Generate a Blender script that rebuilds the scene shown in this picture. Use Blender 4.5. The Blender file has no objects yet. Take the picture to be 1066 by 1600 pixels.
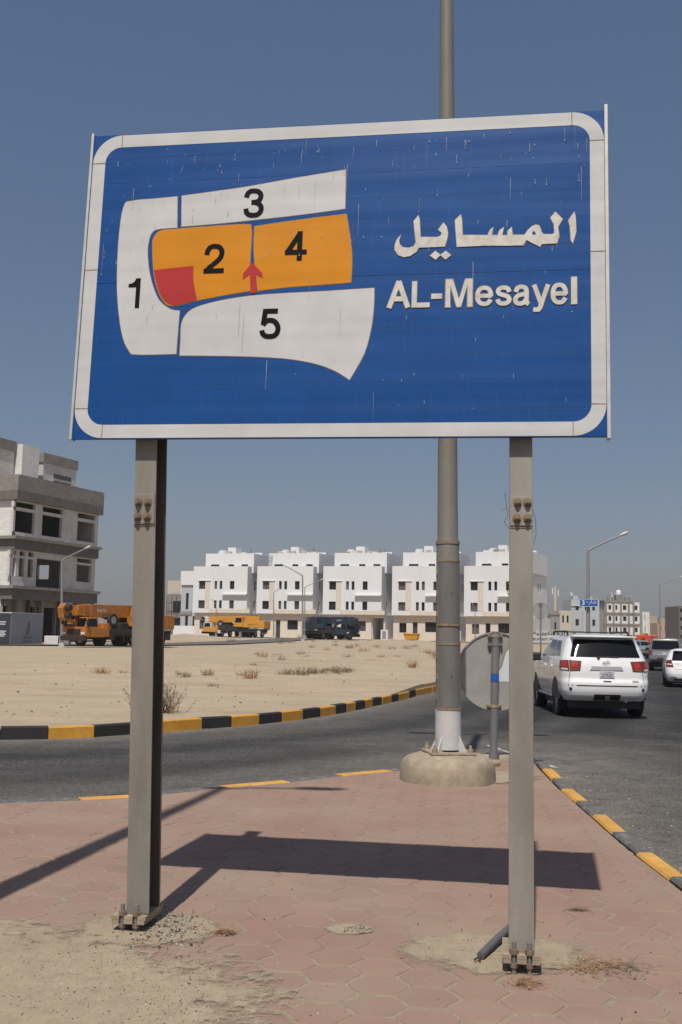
import bpy, bmesh, math, random
from mathutils import Vector, Matrix, noise
from mathutils.geometry import tessellate_polygon
R = math.radians
random.seed(7)
scn = bpy.context.scene
COL = scn.collection

# ------------------------------------------------------------------ camera
F, CX, CY, HC = 1650.0, 533.0, 800.0, 1.70
TILT, ROLL = math.atan(190 / F), R(1.1)
FW = Vector((0, math.cos(TILT), math.sin(TILT)))
_r0 = Vector((1, 0, 0)); _u0 = _r0.cross(FW)
RT = math.cos(ROLL) * _r0 + math.sin(ROLL) * _u0
UP = -math.sin(ROLL) * _r0 + math.cos(ROLL) * _u0
EYE = Vector((0, 0, HC))
camd = bpy.data.cameras.new('camera'); cam = bpy.data.objects.new('camera', camd); COL.objects.link(cam)
camd.sensor_fit = 'VERTICAL'; camd.sensor_height = 36; camd.lens = 36 * F / 1600
camd.clip_end = 12000
m3 = Matrix((RT, UP, -FW)).transposed()
cam.matrix_world = Matrix.Translation(EYE) @ m3.to_4x4()
scn.camera = cam

def ray(x, y): return FW + (x - CX) / F * RT - (y - CY) / F * UP
def gnd(x, y, z=0.0):
    d = ray(x, y); t = (z - HC) / d.z
    return EYE + d * t
def at_depth(x, y, Y):
    d = ray(x, y); return EYE + d * (Y / d.y)
def on_plane(x, y, o, n):
    d = ray(x, y); t = (o - EYE).dot(n) / d.dot(n)
    return EYE + d * t

# ------------------------------------------------------------------ light
SUNV = Vector((0.111, 0.563, -1.0)).normalized()          # travel direction of the light
EL = math.asin(-SUNV.z)
world = bpy.data.worlds.new('World'); scn.world = world; world.use_nodes = True
nt = world.node_tree; nt.nodes.clear()
sky = nt.nodes.new('ShaderNodeTexSky'); sky.sky_type = 'NISHITA'; sky.sun_disc = False
sky.sun_elevation = EL
sky.sun_rotation = math.atan2(-SUNV.x, -SUNV.y)
sky.air_density = 1.1; sky.dust_density = 1.9; sky.ozone_density = 4.0; sky.altitude = 0
hs = nt.nodes.new('ShaderNodeHueSaturation'); hs.inputs['Saturation'].default_value = 1.16
gm = nt.nodes.new('ShaderNodeGamma'); gm.inputs['Gamma'].default_value = 0.68
tn = nt.nodes.new('ShaderNodeMix'); tn.data_type = 'RGBA'; tn.blend_type = 'MULTIPLY'; tn.inputs[0].default_value = 1.0; tn.inputs[7].default_value = (1.03, 0.975, 1.05, 1)
bg = nt.nodes.new('ShaderNodeBackground'); bg.inputs['Strength'].default_value = 0.11
wo = nt.nodes.new('ShaderNodeOutputWorld')
nt.links.new(sky.outputs[0], hs.inputs['Color']); nt.links.new(hs.outputs[0], gm.inputs[0]); nt.links.new(gm.outputs[0], tn.inputs[6]); nt.links.new(tn.outputs[2], bg.inputs[0]); nt.links.new(bg.outputs[0], wo.inputs[0])
sund = bpy.data.lights.new('sun', 'SUN'); sund.energy = 4.0; sund.angle = R(0.53); sund.color = (1.0, 0.955, 0.88)
sun = bpy.data.objects.new('sun', sund); COL.objects.link(sun)
sun.rotation_euler = (-SUNV).to_track_quat('Z', 'Y').to_euler(); sun.location = (-8, -30, 60)
scn.view_settings.view_transform = 'Standard'; scn.view_settings.look = 'None'
scn.view_settings.exposure = 0.0; scn.view_settings.gamma = 1.0; scn.view_settings.use_curve_mapping = False
scn.cycles.max_bounces = 6; scn.cycles.transparent_max_bounces = 8

# ------------------------------------------------------------------ materials
def lin(c):
    return tuple(((v / 255) / 12.92 if v / 255 <= 0.04045 else ((v / 255 + 0.055) / 1.055) ** 2.4) for v in c)
class NT:
    def __init__(s, m): s.t = m.node_tree
    def n(s, k, **kw):
        o = s.t.nodes.new('ShaderNode' + k)
        for a, v in kw.items():
            if a in ('inp',):
                for i, x in v.items(): o.inputs[i].default_value = x
            else: setattr(o, a, v)
        return o
    def l(s, a, b): s.t.links.new(a, b)
    def ramp(s, src, stops):
        r = s.n('ValToRGB'); e = r.color_ramp.elements
        while len(e) < len(stops): e.new(0.5)
        for i, (p, c) in enumerate(stops):
            e[i].position = p; e[i].color = (*c, 1) if len(c) == 3 else c
        s.l(src, r.inputs[0]); return r
    def mix(s, fac, a, b, mode='MIX'):
        m = s.n('Mix', data_type='RGBA', blend_type=mode)
        for sock, v in ((m.inputs[0], fac), (m.inputs[6], a), (m.inputs[7], b)):
            if hasattr(v, 'links'): s.l(v, sock)
            elif isinstance(v, (int, float)): sock.default_value = v
            else: sock.default_value = (*v, 1) if len(v) == 3 else v
        return m.outputs[2]
    def noise(s, vec, scale, detail=4, rough=0.55, **kw):
        o = s.n('TexNoise'); o.inputs['Scale'].default_value = scale; o.inputs['Detail'].default_value = detail
        o.inputs['Roughness'].default_value = rough
        if vec is not None: s.l(vec, o.inputs['Vector'])
        return o.outputs['Fac']
    def coord(s, which='Object', scale=None, rot=None):
        o = s.n('TexCoord').outputs[which]
        if scale or rot:
            mp = s.n('Mapping')
            if scale: mp.inputs['Scale'].default_value = scale
            if rot: mp.inputs['Rotation'].default_value = rot
            s.l(o, mp.inputs['Vector']); o = mp.outputs[0]
        return o
    def bump(s, h, strength, dist=0.01, normal=None):
        b = s.n('Bump'); b.inputs['Strength'].default_value = strength; b.inputs['Distance'].default_value = dist
        s.l(h, b.inputs['Height'])
        if normal is not None: s.l(normal, b.inputs['Normal'])
        return b.outputs[0]
MATS = {}
def base_mat(name):
    m = bpy.data.materials.new(name); m.use_nodes = True
    g = NT(m); b = m.node_tree.nodes['Principled BSDF']; MATS[name] = m
    return m, g, b
def simple(name, col, rough=0.6, metal=0.0, var=0.12, scale=6.0, bump=0.0, bscale=60, spec=0.5, coat=0.0, dirt=None, dirt_amt=0.5, streak=False, rnd=0.0):
    m, g, b = base_mat(name)
    co = g.coord('Object', (1, 1, 0.25) if streak else None)
    n = g.noise(co, scale, 5, 0.6)
    lo = tuple(c * (1 - var) for c in col); hi = tuple(min(1, c * (1 + var)) for c in col)
    c = g.ramp(n, [(0.3, lo), (0.7, hi)]).outputs[0]
    if dirt is not None:
        dn = g.noise(co, scale * 0.45, 6, 0.7)
        fac = g.ramp(dn, [(0.45, (0, 0, 0)), (0.75, (dirt_amt,) * 3)]).outputs[0]
        c = g.mix(fac, c, dirt)
    if rnd:
        oi = g.n('ObjectInfo'); mm = g.n('MapRange', inp={3: 1 - rnd, 4: 1 + rnd}); g.l(oi.outputs['Random'], mm.inputs[0])
        vm = g.n('VectorMath', operation='SCALE'); g.l(c, vm.inputs[0]); g.l(mm.outputs[0], vm.inputs['Scale']); c = vm.outputs[0]
    g.l(c, b.inputs['Base Color'])
    b.inputs['Roughness'].default_value = rough; b.inputs['Metallic'].default_value = metal
    b.inputs['Specular IOR Level'].default_value = spec; b.inputs['Coat Weight'].default_value = coat; b.inputs['Coat Roughness'].default_value = 0.05
    if bump:
        g.l(g.bump(g.noise(co, bscale, 6, 0.65), bump), b.inputs['Normal'])
    return m

# --- ground surfaces
def mat_sand(name, c1, c2, c3, pebbles=True, sc=1.0):
    m, g, b = base_mat(name); co = g.coord('Object')
    n1 = g.noise(co, 0.35 * sc, 6, 0.65); n2 = g.noise(co, 9 * sc, 6, 0.7); n3 = g.noise(co, 70, 3, 0.6)
    c = g.ramp(n1, [(0.3, c1), (0.7, c2)]).outputs[0]
    c = g.mix(g.ramp(n2, [(0.42, (0, 0, 0)), (0.72, (0.7, 0.7, 0.7))]).outputs[0], c, c3)
    c = g.mix(0.35, c, g.ramp(n3, [(0.3, (0.55, 0.55, 0.55)), (0.7, (1, 1, 1))]).outputs[0], 'MULTIPLY')
    if not pebbles:
        w1 = g.noise(g.coord('Object', (0.35, 1.3, 1)), 0.55, 7, .72)
        c = g.mix(g.ramp(w1, [(0.50, (0, 0, 0)), (0.70, (0.75,) * 3)]).outputs[0], c, (0.31, 0.235, 0.16))
        w2 = g.noise(co, 2.6, 6, .8)
        c = g.mix(g.ramp(w2, [(0.60, (0, 0, 0)), (0.72, (0.6,) * 3)]).outputs[0], c, (0.24, 0.18, 0.125))
    if pebbles:
        v = g.n('TexVoronoi', inp={'Scale': 55.0}); g.l(co, v.inputs['Vector'])
        pk = g.ramp(v.outputs['Distance'], [(0.0, (1, 1, 1)), (0.16, (1, 1, 1)), (0.22, (0, 0, 0))]).outputs[0]
        sel = g.n('SeparateColor'); g.l(v.outputs['Color'], sel.inputs[0])
        on = g.n('Math', operation='GREATER_THAN', inp={1: 0.80}); g.l(sel.outputs[0], on.inputs[0])
        f = g.n('Math', operation='MULTIPLY'); g.l(pk, f.inputs[0]); g.l(on.outputs[0], f.inputs[1])
        pc = g.ramp(sel.outputs[1], [(0.0, (0.05, 0.045, 0.04)), (0.6, (0.18, 0.15, 0.12)), (1, (0.5, 0.47, 0.42))]).outputs[0]
        c = g.mix(f.outputs[0], c, pc)
    g.l(c, b.inputs['Base Color']); b.inputs['Roughness'].default_value = 0.95; b.inputs['Specular IOR Level'].default_value = 0.15
    nb = g.bump(n2, 0.5, 0.008 if pebbles else 0.03); nb = g.bump(g.noise(co, 160, 4, 0.7), 0.5, 0.006, nb)
    g.l(nb, b.inputs['Normal']); return m
mat_sand('sand', (0.42, 0.335, 0.235), (0.52, 0.425, 0.305), (0.34, 0.27, 0.19), False)
mat_sand('sand_near', (0.33, 0.27, 0.185), (0.40, 0.325, 0.225), (0.25, 0.205, 0.15), True)
mat_sand('joint_sand', (0.31, 0.25, 0.18), (0.39, 0.315, 0.225), (0.23, 0.185, 0.14), True)

def blockwork(name):
    m = MATS[name]; g = NT(m); b = m.node_tree.nodes['Principled BSDF']; src = b.inputs['Base Color'].links[0].from_socket
    sx = g.n('SeparateXYZ'); g.l(g.coord('Object'), sx.inputs[0]); ad = g.n('Math', operation='ADD'); g.l(sx.outputs[0], ad.inputs[0]); g.l(sx.outputs[1], ad.inputs[1])
    cb_ = g.n('CombineXYZ'); g.l(ad.outputs[0], cb_.inputs[0]); g.l(sx.outputs[2], cb_.inputs[1])
    br = g.n('TexBrick', inp={'Scale': 1.0, 'Mortar Size': .018, 'Brick Width': .42, 'Row Height': .21, 'Color1': (1, 1, 1, 1), 'Color2': (.90, .885, .87, 1), 'Mortar': (.76, .74, .71, 1)}); g.l(cb_.outputs[0], br.inputs['Vector'])
    g.l(g.mix(1.0, src, br.outputs['Color'], 'MULTIPLY'), b.inputs['Base Color'])
def mat_blown():
    m = mat_sand('blown', (0.36, 0.295, 0.205), (0.44, 0.36, 0.25), (0.29, 0.235, 0.17), True); g = NT(m); b = m.node_tree.nodes['Principled BSDF']
    at = g.n('Attribute', attribute_name='cover'); pos = g.n('NewGeometry').outputs['Position']
    n = g.noise(pos, 16, 6, .75); n2 = g.noise(pos, 150, 3, .7)
    a = g.n('Math', operation='MULTIPLY_ADD', inp={1: 0.75, 2: -0.38}); g.l(n, a.inputs[0])
    a2 = g.n('Math', operation='MULTIPLY_ADD', inp={1: 0.75, 2: -0.37}); g.l(n2, a2.inputs[0])
    s1 = g.n('Math', operation='ADD'); g.l(at.outputs['Fac'], s1.inputs[0]); g.l(a.outputs[0], s1.inputs[1])
    s2 = g.n('Math', operation='ADD'); g.l(s1.outputs[0], s2.inputs[0]); g.l(a2.outputs[0], s2.inputs[1])
    al = g.ramp(s2.outputs[0], [(0.42, (0, 0, 0)), (0.58, (1, 1, 1))]).outputs[0]
    g.l(al, b.inputs['Alpha'])
mat_blown()
def mat_asphalt():
    m, g, b = base_mat('asphalt'); co = g.coord('Object')
    sp = g.noise(co, 42, 6, 0.8); st = g.noise(g.coord('Object', (0.35, 2.2, 1), (0, 0, R(-28))), 1.1, 5, .6)
    c = g.ramp(sp, [(0.38, (0.018, 0.018, 0.019)), (0.52, (0.048, 0.047, 0.046)), (0.66, (0.20, 0.19, 0.178))]).outputs[0]
    big = g.noise(co, 0.5, 5, 0.6)
    c = g.mix(0.8, c, g.ramp(big, [(0.3, (0.75, 0.75, 0.75)), (0.7, (1.15, 1.13, 1.1))]).outputs[0], 'MULTIPLY')
    c = g.mix(0.85, c, g.ramp(st, [(0.3, (0.68,) * 3), (0.7, (1.2,) * 3)]).outputs[0], 'MULTIPLY')
    aw = g.n('Attribute', attribute_name='wear'); wn = g.n('Math', operation='ADD'); g.l(aw.outputs['Fac'], wn.inputs[0]); wq = g.n('Math', operation='MULTIPLY_ADD', inp={1: 0.7, 2: -0.35}); g.l(big, wq.inputs[0]); g.l(wq.outputs[0], wn.inputs[1])
    c = g.mix(1.0, c, g.ramp(wn.outputs[0], [(0.0, (0.62,) * 3), (0.5, (0.95,) * 3), (1.0, (1.35, 1.33, 1.3))]).outputs[0], 'MULTIPLY')
    at = g.n('Attribute', attribute_name='dust')
    dn = g.noise(co, 3, 6, 0.7)
    f = g.n('Math', operation='MULTIPLY'); g.l(at.outputs['Fac'], f.inputs[0])
    g.l(g.ramp(dn, [(0.3, (0.35,) * 3), (0.7, (1.0,) * 3)]).outputs[0], f.inputs[1])
    c = g.mix(f.outputs[0], c, g.ramp(sp, [(0.35, (0.115, 0.103, 0.088)), (0.65, (0.33, 0.295, 0.245))]).outputs[0])
    g.l(c, b.inputs['Base Color']); b.inputs['Roughness'].default_value = 0.88; b.inputs['Specular IOR Level'].default_value = 0.25
    g.l(g.bump(sp, 0.6, 0.006), b.inputs['Normal']); return m
mat_asphalt()

def mat_paver():
    m, g, b = base_mat('paver_red'); co = g.n('NewGeometry').outputs['Position']
    oi = g.n('ObjectInfo')
    base = g.ramp(oi.outputs['Random'], [(0, (0.258, 0.166, 0.130)), (0.35, (0.290, 0.182, 0.143)), (0.7, (0.303, 0.184, 0.145)), (1, (0.276, 0.192, 0.150))]).outputs[0]
    n1 = g.noise(co, 0.9, 5, 0.6); n2 = g.noise(co, 140, 4, 0.7); n3 = g.noise(co, 14, 5, 0.7)
    c = g.mix(0.6, base, g.ramp(n2, [(0.3, (0.7, 0.68, 0.66)), (0.7, (1.15, 1.13, 1.12))]).outputs[0], 'MULTIPLY')
    dust = g.ramp(n1, [(0.35, (0.12,) * 3), (0.72, (0.66,) * 3)]).outputs[0]
    c = g.mix(dust, c, (0.352, 0.272, 0.200))
    c = g.mix(g.ramp(n3, [(0.60, (0, 0, 0)), (0.80, (0.55,) * 3)]).outputs[0], c, (0.36, 0.29, 0.21))
    g.l(c, b.inputs['Base Color']); b.inputs['Roughness'].default_value = 0.9; b.inputs['Specular IOR Level'].default_value = 0.2
    nb = g.bump(n2, 0.35, 0.004); nb = g.bump(n3, 0.3, 0.008, nb); g.l(nb, b.inputs['Normal'])
mat_paver()

def mat_kerb(name, paint, bare, amt):
    m, g, b = base_mat(name); co = g.n('NewGeometry').outputs['Position']
    n = g.noise(co, 9, 6, 0.72); n2 = g.noise(co, 90, 4, 0.7); n3 = g.noise(co, 2.2, 5, .6)
    f = g.ramp(n, [(0.56 - amt, (0, 0, 0)), (0.66 - amt * .6, (1, 1, 1))]).outputs[0]
    pc = g.mix(0.7, paint, g.ramp(n3, [(0.3, (0.72,) * 3), (0.7, (1.15,) * 3)]).outputs[0], 'MULTIPLY')
    c = g.mix(f, pc, bare)
    c = g.mix(0.5, c, g.ramp(n2, [(0.3, (0.7,) * 3), (0.7, (1.1,) * 3)]).outputs[0], 'MULTIPLY')
    g.l(c, b.inputs['Base Color']); b.inputs['Roughness'].default_value = 0.8
    g.l(g.bump(n2, 0.3, 0.006), b.inputs['Normal'])
mat_kerb('kerb_yellow', (0.66, 0.315, 0.030), (0.34, 0.25, 0.15), 0.0)
mat_kerb('kerb_yellow_pale', (0.66, 0.345, 0.065), (0.40, 0.29, 0.17), 0.0)
mat_kerb('kerb_black', (0.024, 0.022, 0.023), (0.10, 0.085, 0.075), -0.05)
mat_kerb('kerb_grey', (0.125, 0.12, 0.117), (0.26, 0.225, 0.185), 0.05)

# --- sign
def mat_sheet(name, col, dirtc, stains=0.5, rough=0.42, spec=0.3):
    m, g, b = base_mat(name); co = g.coord('Object')
    n = g.noise(co, 2.5, 5, 0.6)
    c = g.ramp(n, [(0.3, tuple(x * 0.9 for x in col)), (0.7, tuple(min(1, x * 1.08) for x in col))]).outputs[0]
    # faint darker horizontal bands and vertical wash streaks
    hb = g.noise(g.coord('Object', (0.25, 1, 5.5)), 2.0, 3, 0.5)
    c = g.mix(g.ramp(hb, [(0.45, (0, 0, 0)), (0.75, (0.10,) * 3)]).outputs[0], c, tuple(x * 0.62 for x in col))
    vs = g.noise(g.coord('Object', (30, 1, 1.1)), 2.4, 5, 0.65)
    c = g.mix(g.ramp(vs, [(0.58, (0, 0, 0)), (0.80, (0.30 * stains,) * 3)]).outputs[0], c, dirtc)
    g.l(c, b.inputs['Base Color']); b.inputs['Roughness'].default_value = rough; b.inputs['Specular IOR Level'].default_value = spec
    rp = g.noise(g.coord('Object', (0.2, 1, 3.2)), 2.4, 1, 0.4)
    nb = g.bump(rp, 0.20, 0.03); g.l(nb, b.inputs['Normal'])
    return m
mat_sheet('sign_blue', (0.0055, 0.066, 0.245), (0.16, 0.24, 0.36), 0.7)
mat_sheet('sign_white', (0.56, 0.56, 0.55), (0.42, 0.34, 0.24), 0.7, 0.5)
mat_sheet('sign_orange', (0.62, 0.235, 0.006), (0.50, 0.25, 0.06), 0.6)
mat_sheet('sign_red', (0.43, 0.035, 0.032), (0.42, 0.10, 0.06), 0.6)
simple('sign_black', (0.006, 0.006, 0.0065), 0.6, var=0.2, spec=0.12)
simple('seam_rust', (0.30, 0.19, 0.10), 0.8, var=0.35, scale=25)
simple('drip', (0.42, 0.40, 0.36), 0.7, var=0.25, scale=40)
simple('letter_edge', (0.36, 0.27, 0.17), 0.8, var=0.35, scale=30)
simple('letter_white', (0.60, 0.58, 0.53), 0.55, var=0.10, scale=20, dirt=(0.40, 0.32, 0.22), dirt_amt=0.75)
simple('rail_alu', (0.55, 0.53, 0.50), 0.5, 0.3, 0.15, 8)
# --- steel and concrete
simple('post_paint', (0.245, 0.222, 0.186), 0.55, 0.0, 0.16, 5.0, 0.06, 120, dirt=(0.125, 0.11, 0.095), dirt_amt=0.65, streak=True)
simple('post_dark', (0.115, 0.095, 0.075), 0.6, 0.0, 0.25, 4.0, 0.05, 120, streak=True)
simple('plate_paint', (0.33, 0.27, 0.19), 0.8, 0.0, 0.2, 14, 0.2, 90, dirt=(0.20, 0.11, 0.06), dirt_amt=0.5)
simple('bolt_rust', (0.21, 0.155, 0.105), 0.7, 0.2, 0.3, 50, 0.2, 150)
simple('galv', (0.235, 0.23, 0.225), 0.5, 0.35, 0.14, 7, 0.05, 100, dirt=(0.16, 0.15, 0.14), dirt_amt=0.5, streak=True)
simple('lamp_shaft', (0.185, 0.172, 0.15), 0.6, 0.05, 0.12, 5, 0.05, 90, dirt=(0.27, 0.215, 0.15), dirt_amt=0.5, streak=True)
simple('lamp_door', (0.165, 0.16, 0.15), 0.55, 0.1, 0.13, 9, 0.04, 90, streak=True)
simple('rust_frame', (0.245, 0.185, 0.125), 0.8, 0.0, 0.3, 22, 0.1, 90)
simple('white_paint', (0.56, 0.55, 0.54), 0.55, 0.0, 0.08, 5, 0.03, 90, dirt=(0.40, 0.33, 0.24), dirt_amt=0.5)
simple('plinth', (0.37, 0.305, 0.22), 0.92, 0.0, 0.18, 7, 0.5, 45, dirt=(0.18, 0.145, 0.11), dirt_amt=0.85)
simple('disc_grey', (0.36, 0.345, 0.325), 0.55, 0.2, 0.08, 4, 0.03, 60, dirt=(0.28, 0.25, 0.22), dirt_amt=0.4)
simple('sticker_white', (0.62, 0.66, 0.68), 0.5, var=0.06)
simple('tape_blue', (0.02, 0.10, 0.40), 0.5)
simple('conduit', (0.11, 0.11, 0.115), 0.6, var=0.2, scale=20)
simple('wire', (0.07, 0.055, 0.045), 0.6)
simple('pole_far', (0.26, 0.26, 0.255), 0.5, 0.2, 0.08)
simple('lamp_far', (0.52, 0.51, 0.48), 0.5, 0.1, 0.08)
simple('street_blue', (0.015, 0.10, 0.34), 0.5)
simple('plain_white', (0.72, 0.72, 0.72), 0.6, var=0.04)
# --- buildings
simple('villa_white', (0.74, 0.738, 0.73), 0.85, var=0.035, scale=0.5, streak=True, rnd=0.02)
simple('villa_beige', (0.68, 0.60, 0.505), 0.85, var=0.07, scale=1.4)
simple('pane_dark', (0.020, 0.020, 0.024), 0.25, var=0.3, scale=0.4, spec=0.25)
simple('pane_mid', (0.055, 0.058, 0.065), 0.2, var=0.4, scale=0.5, spec=0.4)
simple('pane_blind', (0.12, 0.105, 0.09), 0.5, var=0.4, scale=0.9)
simple('frame_dark', (0.045, 0.042, 0.042), 0.6)
simple('conc_white', (0.66, 0.635, 0.60), 0.92, var=0.10, scale=0.9, dirt=(0.46, 0.42, 0.375), dirt_amt=0.6)
simple('conc_pale', (0.76, 0.745, 0.72), 0.92, var=0.08, scale=1.2)
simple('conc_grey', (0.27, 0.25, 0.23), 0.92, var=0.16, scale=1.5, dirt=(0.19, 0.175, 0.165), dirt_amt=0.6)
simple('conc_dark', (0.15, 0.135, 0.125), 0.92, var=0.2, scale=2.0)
for n_ in ('conc_white', 'conc_pale', 'conc_grey'): blockwork(n_)
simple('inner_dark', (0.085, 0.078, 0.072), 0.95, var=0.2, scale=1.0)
simple('far_cream', (0.52, 0.46, 0.37), 0.9, var=0.06)
simple('far_pale', (0.44, 0.46, 0.48), 0.9, var=0.05)
simple('far_pink', (0.44, 0.30, 0.21), 0.9, var=0.08)
simple('far_tan', (0.40, 0.33, 0.24), 0.9, var=0.08)
simple('far_grey', (0.26, 0.25, 0.24), 0.9, var=0.08)
simple('board_dark', (0.045, 0.052, 0.060), 0.5, var=0.08)
simple('board_light', (0.335, 0.34, 0.36), 0.5, var=0.05)
simple('board_white', (0.76, 0.76, 0.76), 0.6, var=0.04)
simple('board_print', (0.05, 0.05, 0.055), 0.6)
# --- vehicles
simple('car_white', (0.76, 0.755, 0.745), 0.28, var=0.03, scale=2, coat=0.6, dirt=(0.52, 0.48, 0.42), dirt_amt=0.35)
simple('car_grey', (0.20, 0.19, 0.18), 0.35, 0.3, var=0.05, scale=2, coat=0.5)
simple('car_silver', (0.30, 0.31, 0.33), 0.35, 0.4, var=0.05, scale=2, coat=0.5)
simple('car_black', (0.012, 0.012, 0.013), 0.35, var=0.1)
simple('car_glass', (0.006, 0.007, 0.009), 0.08, var=0.2, spec=0.35)
simple('trim_black', (0.018, 0.018, 0.019), 0.55, var=0.15)
simple('seam_line', (0.03, 0.03, 0.03), 0.8)
simple('tyre', (0.016, 0.015, 0.015), 0.85, var=0.25, scale=20)
simple('rim', (0.34, 0.34, 0.34), 0.35, 0.7, 0.1)
simple('chrome', (0.42, 0.41, 0.40), 0.4, 0.35, 0.08)
simple('lens_red', (0.40, 0.030, 0.016), 0.2, var=0.25, scale=9, coat=0.6)
simple('lens_deep', (0.15, 0.028, 0.012), 0.2, var=0.25, scale=9, coat=0.6)
simple('lens_amber', (0.22, 0.055, 0.012), 0.2, var=0.2, scale=9, coat=0.6)
simple('lens_clear', (0.62, 0.60, 0.58), 0.2, var=0.1, coat=0.5)
simple('plate_white', (0.55, 0.56, 0.58), 0.5, var=0.04)
simple('ink', (0.03, 0.03, 0.035), 0.6)
simple('crane_orange', (0.42, 0.155, 0.015), 0.55, var=0.2, scale=2.2, dirt=(0.17, 0.075, 0.03), dirt_amt=0.75)
simple('crane_yellow', (0.56, 0.265, 0.030), 0.5, var=0.12, scale=1.5, dirt=(0.42, 0.26, 0.10), dirt_amt=0.5)
simple('crane_navy', (0.020, 0.036, 0.055), 0.45, var=0.2, scale=1.5)
simple('crane_dark', (0.025, 0.022, 0.020), 0.8, var=0.3, scale=3)
simple('crane_white', (0.58, 0.57, 0.54), 0.5, var=0.06)
simple('skip_yellow', (0.62, 0.30, 0.015), 0.6, var=0.1)
simple('truck_red', (0.55, 0.07, 0.03), 0.5, var=0.1)
# --- plants
simple('dry_stem', (0.23, 0.165, 0.10), 0.9, var=0.3, scale=8)
simple('dry_orange', (0.36, 0.19, 0.065), 0.9, var=0.3, scale=8)
simple('dry_green', (0.19, 0.145, 0.085), 0.9, var=0.3, scale=8)
simple('rubble', (0.30, 0.24, 0.18), 0.95, var=0.3, scale=6)
def mat_pebble():
    m, g, b = base_mat('pebble'); at = g.n('Attribute', attribute_name='tone')
    c = g.ramp(at.outputs['Fac'], [(0, (0.04, 0.036, 0.034)), (0.35, (0.13, 0.11, 0.095)), (0.75, (0.30, 0.25, 0.18)), (1, (0.55, 0.52, 0.46))]).outputs[0]
    g.l(c, b.inputs['Base Color']); b.inputs['Roughness'].default_value = 0.9
mat_pebble()

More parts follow.
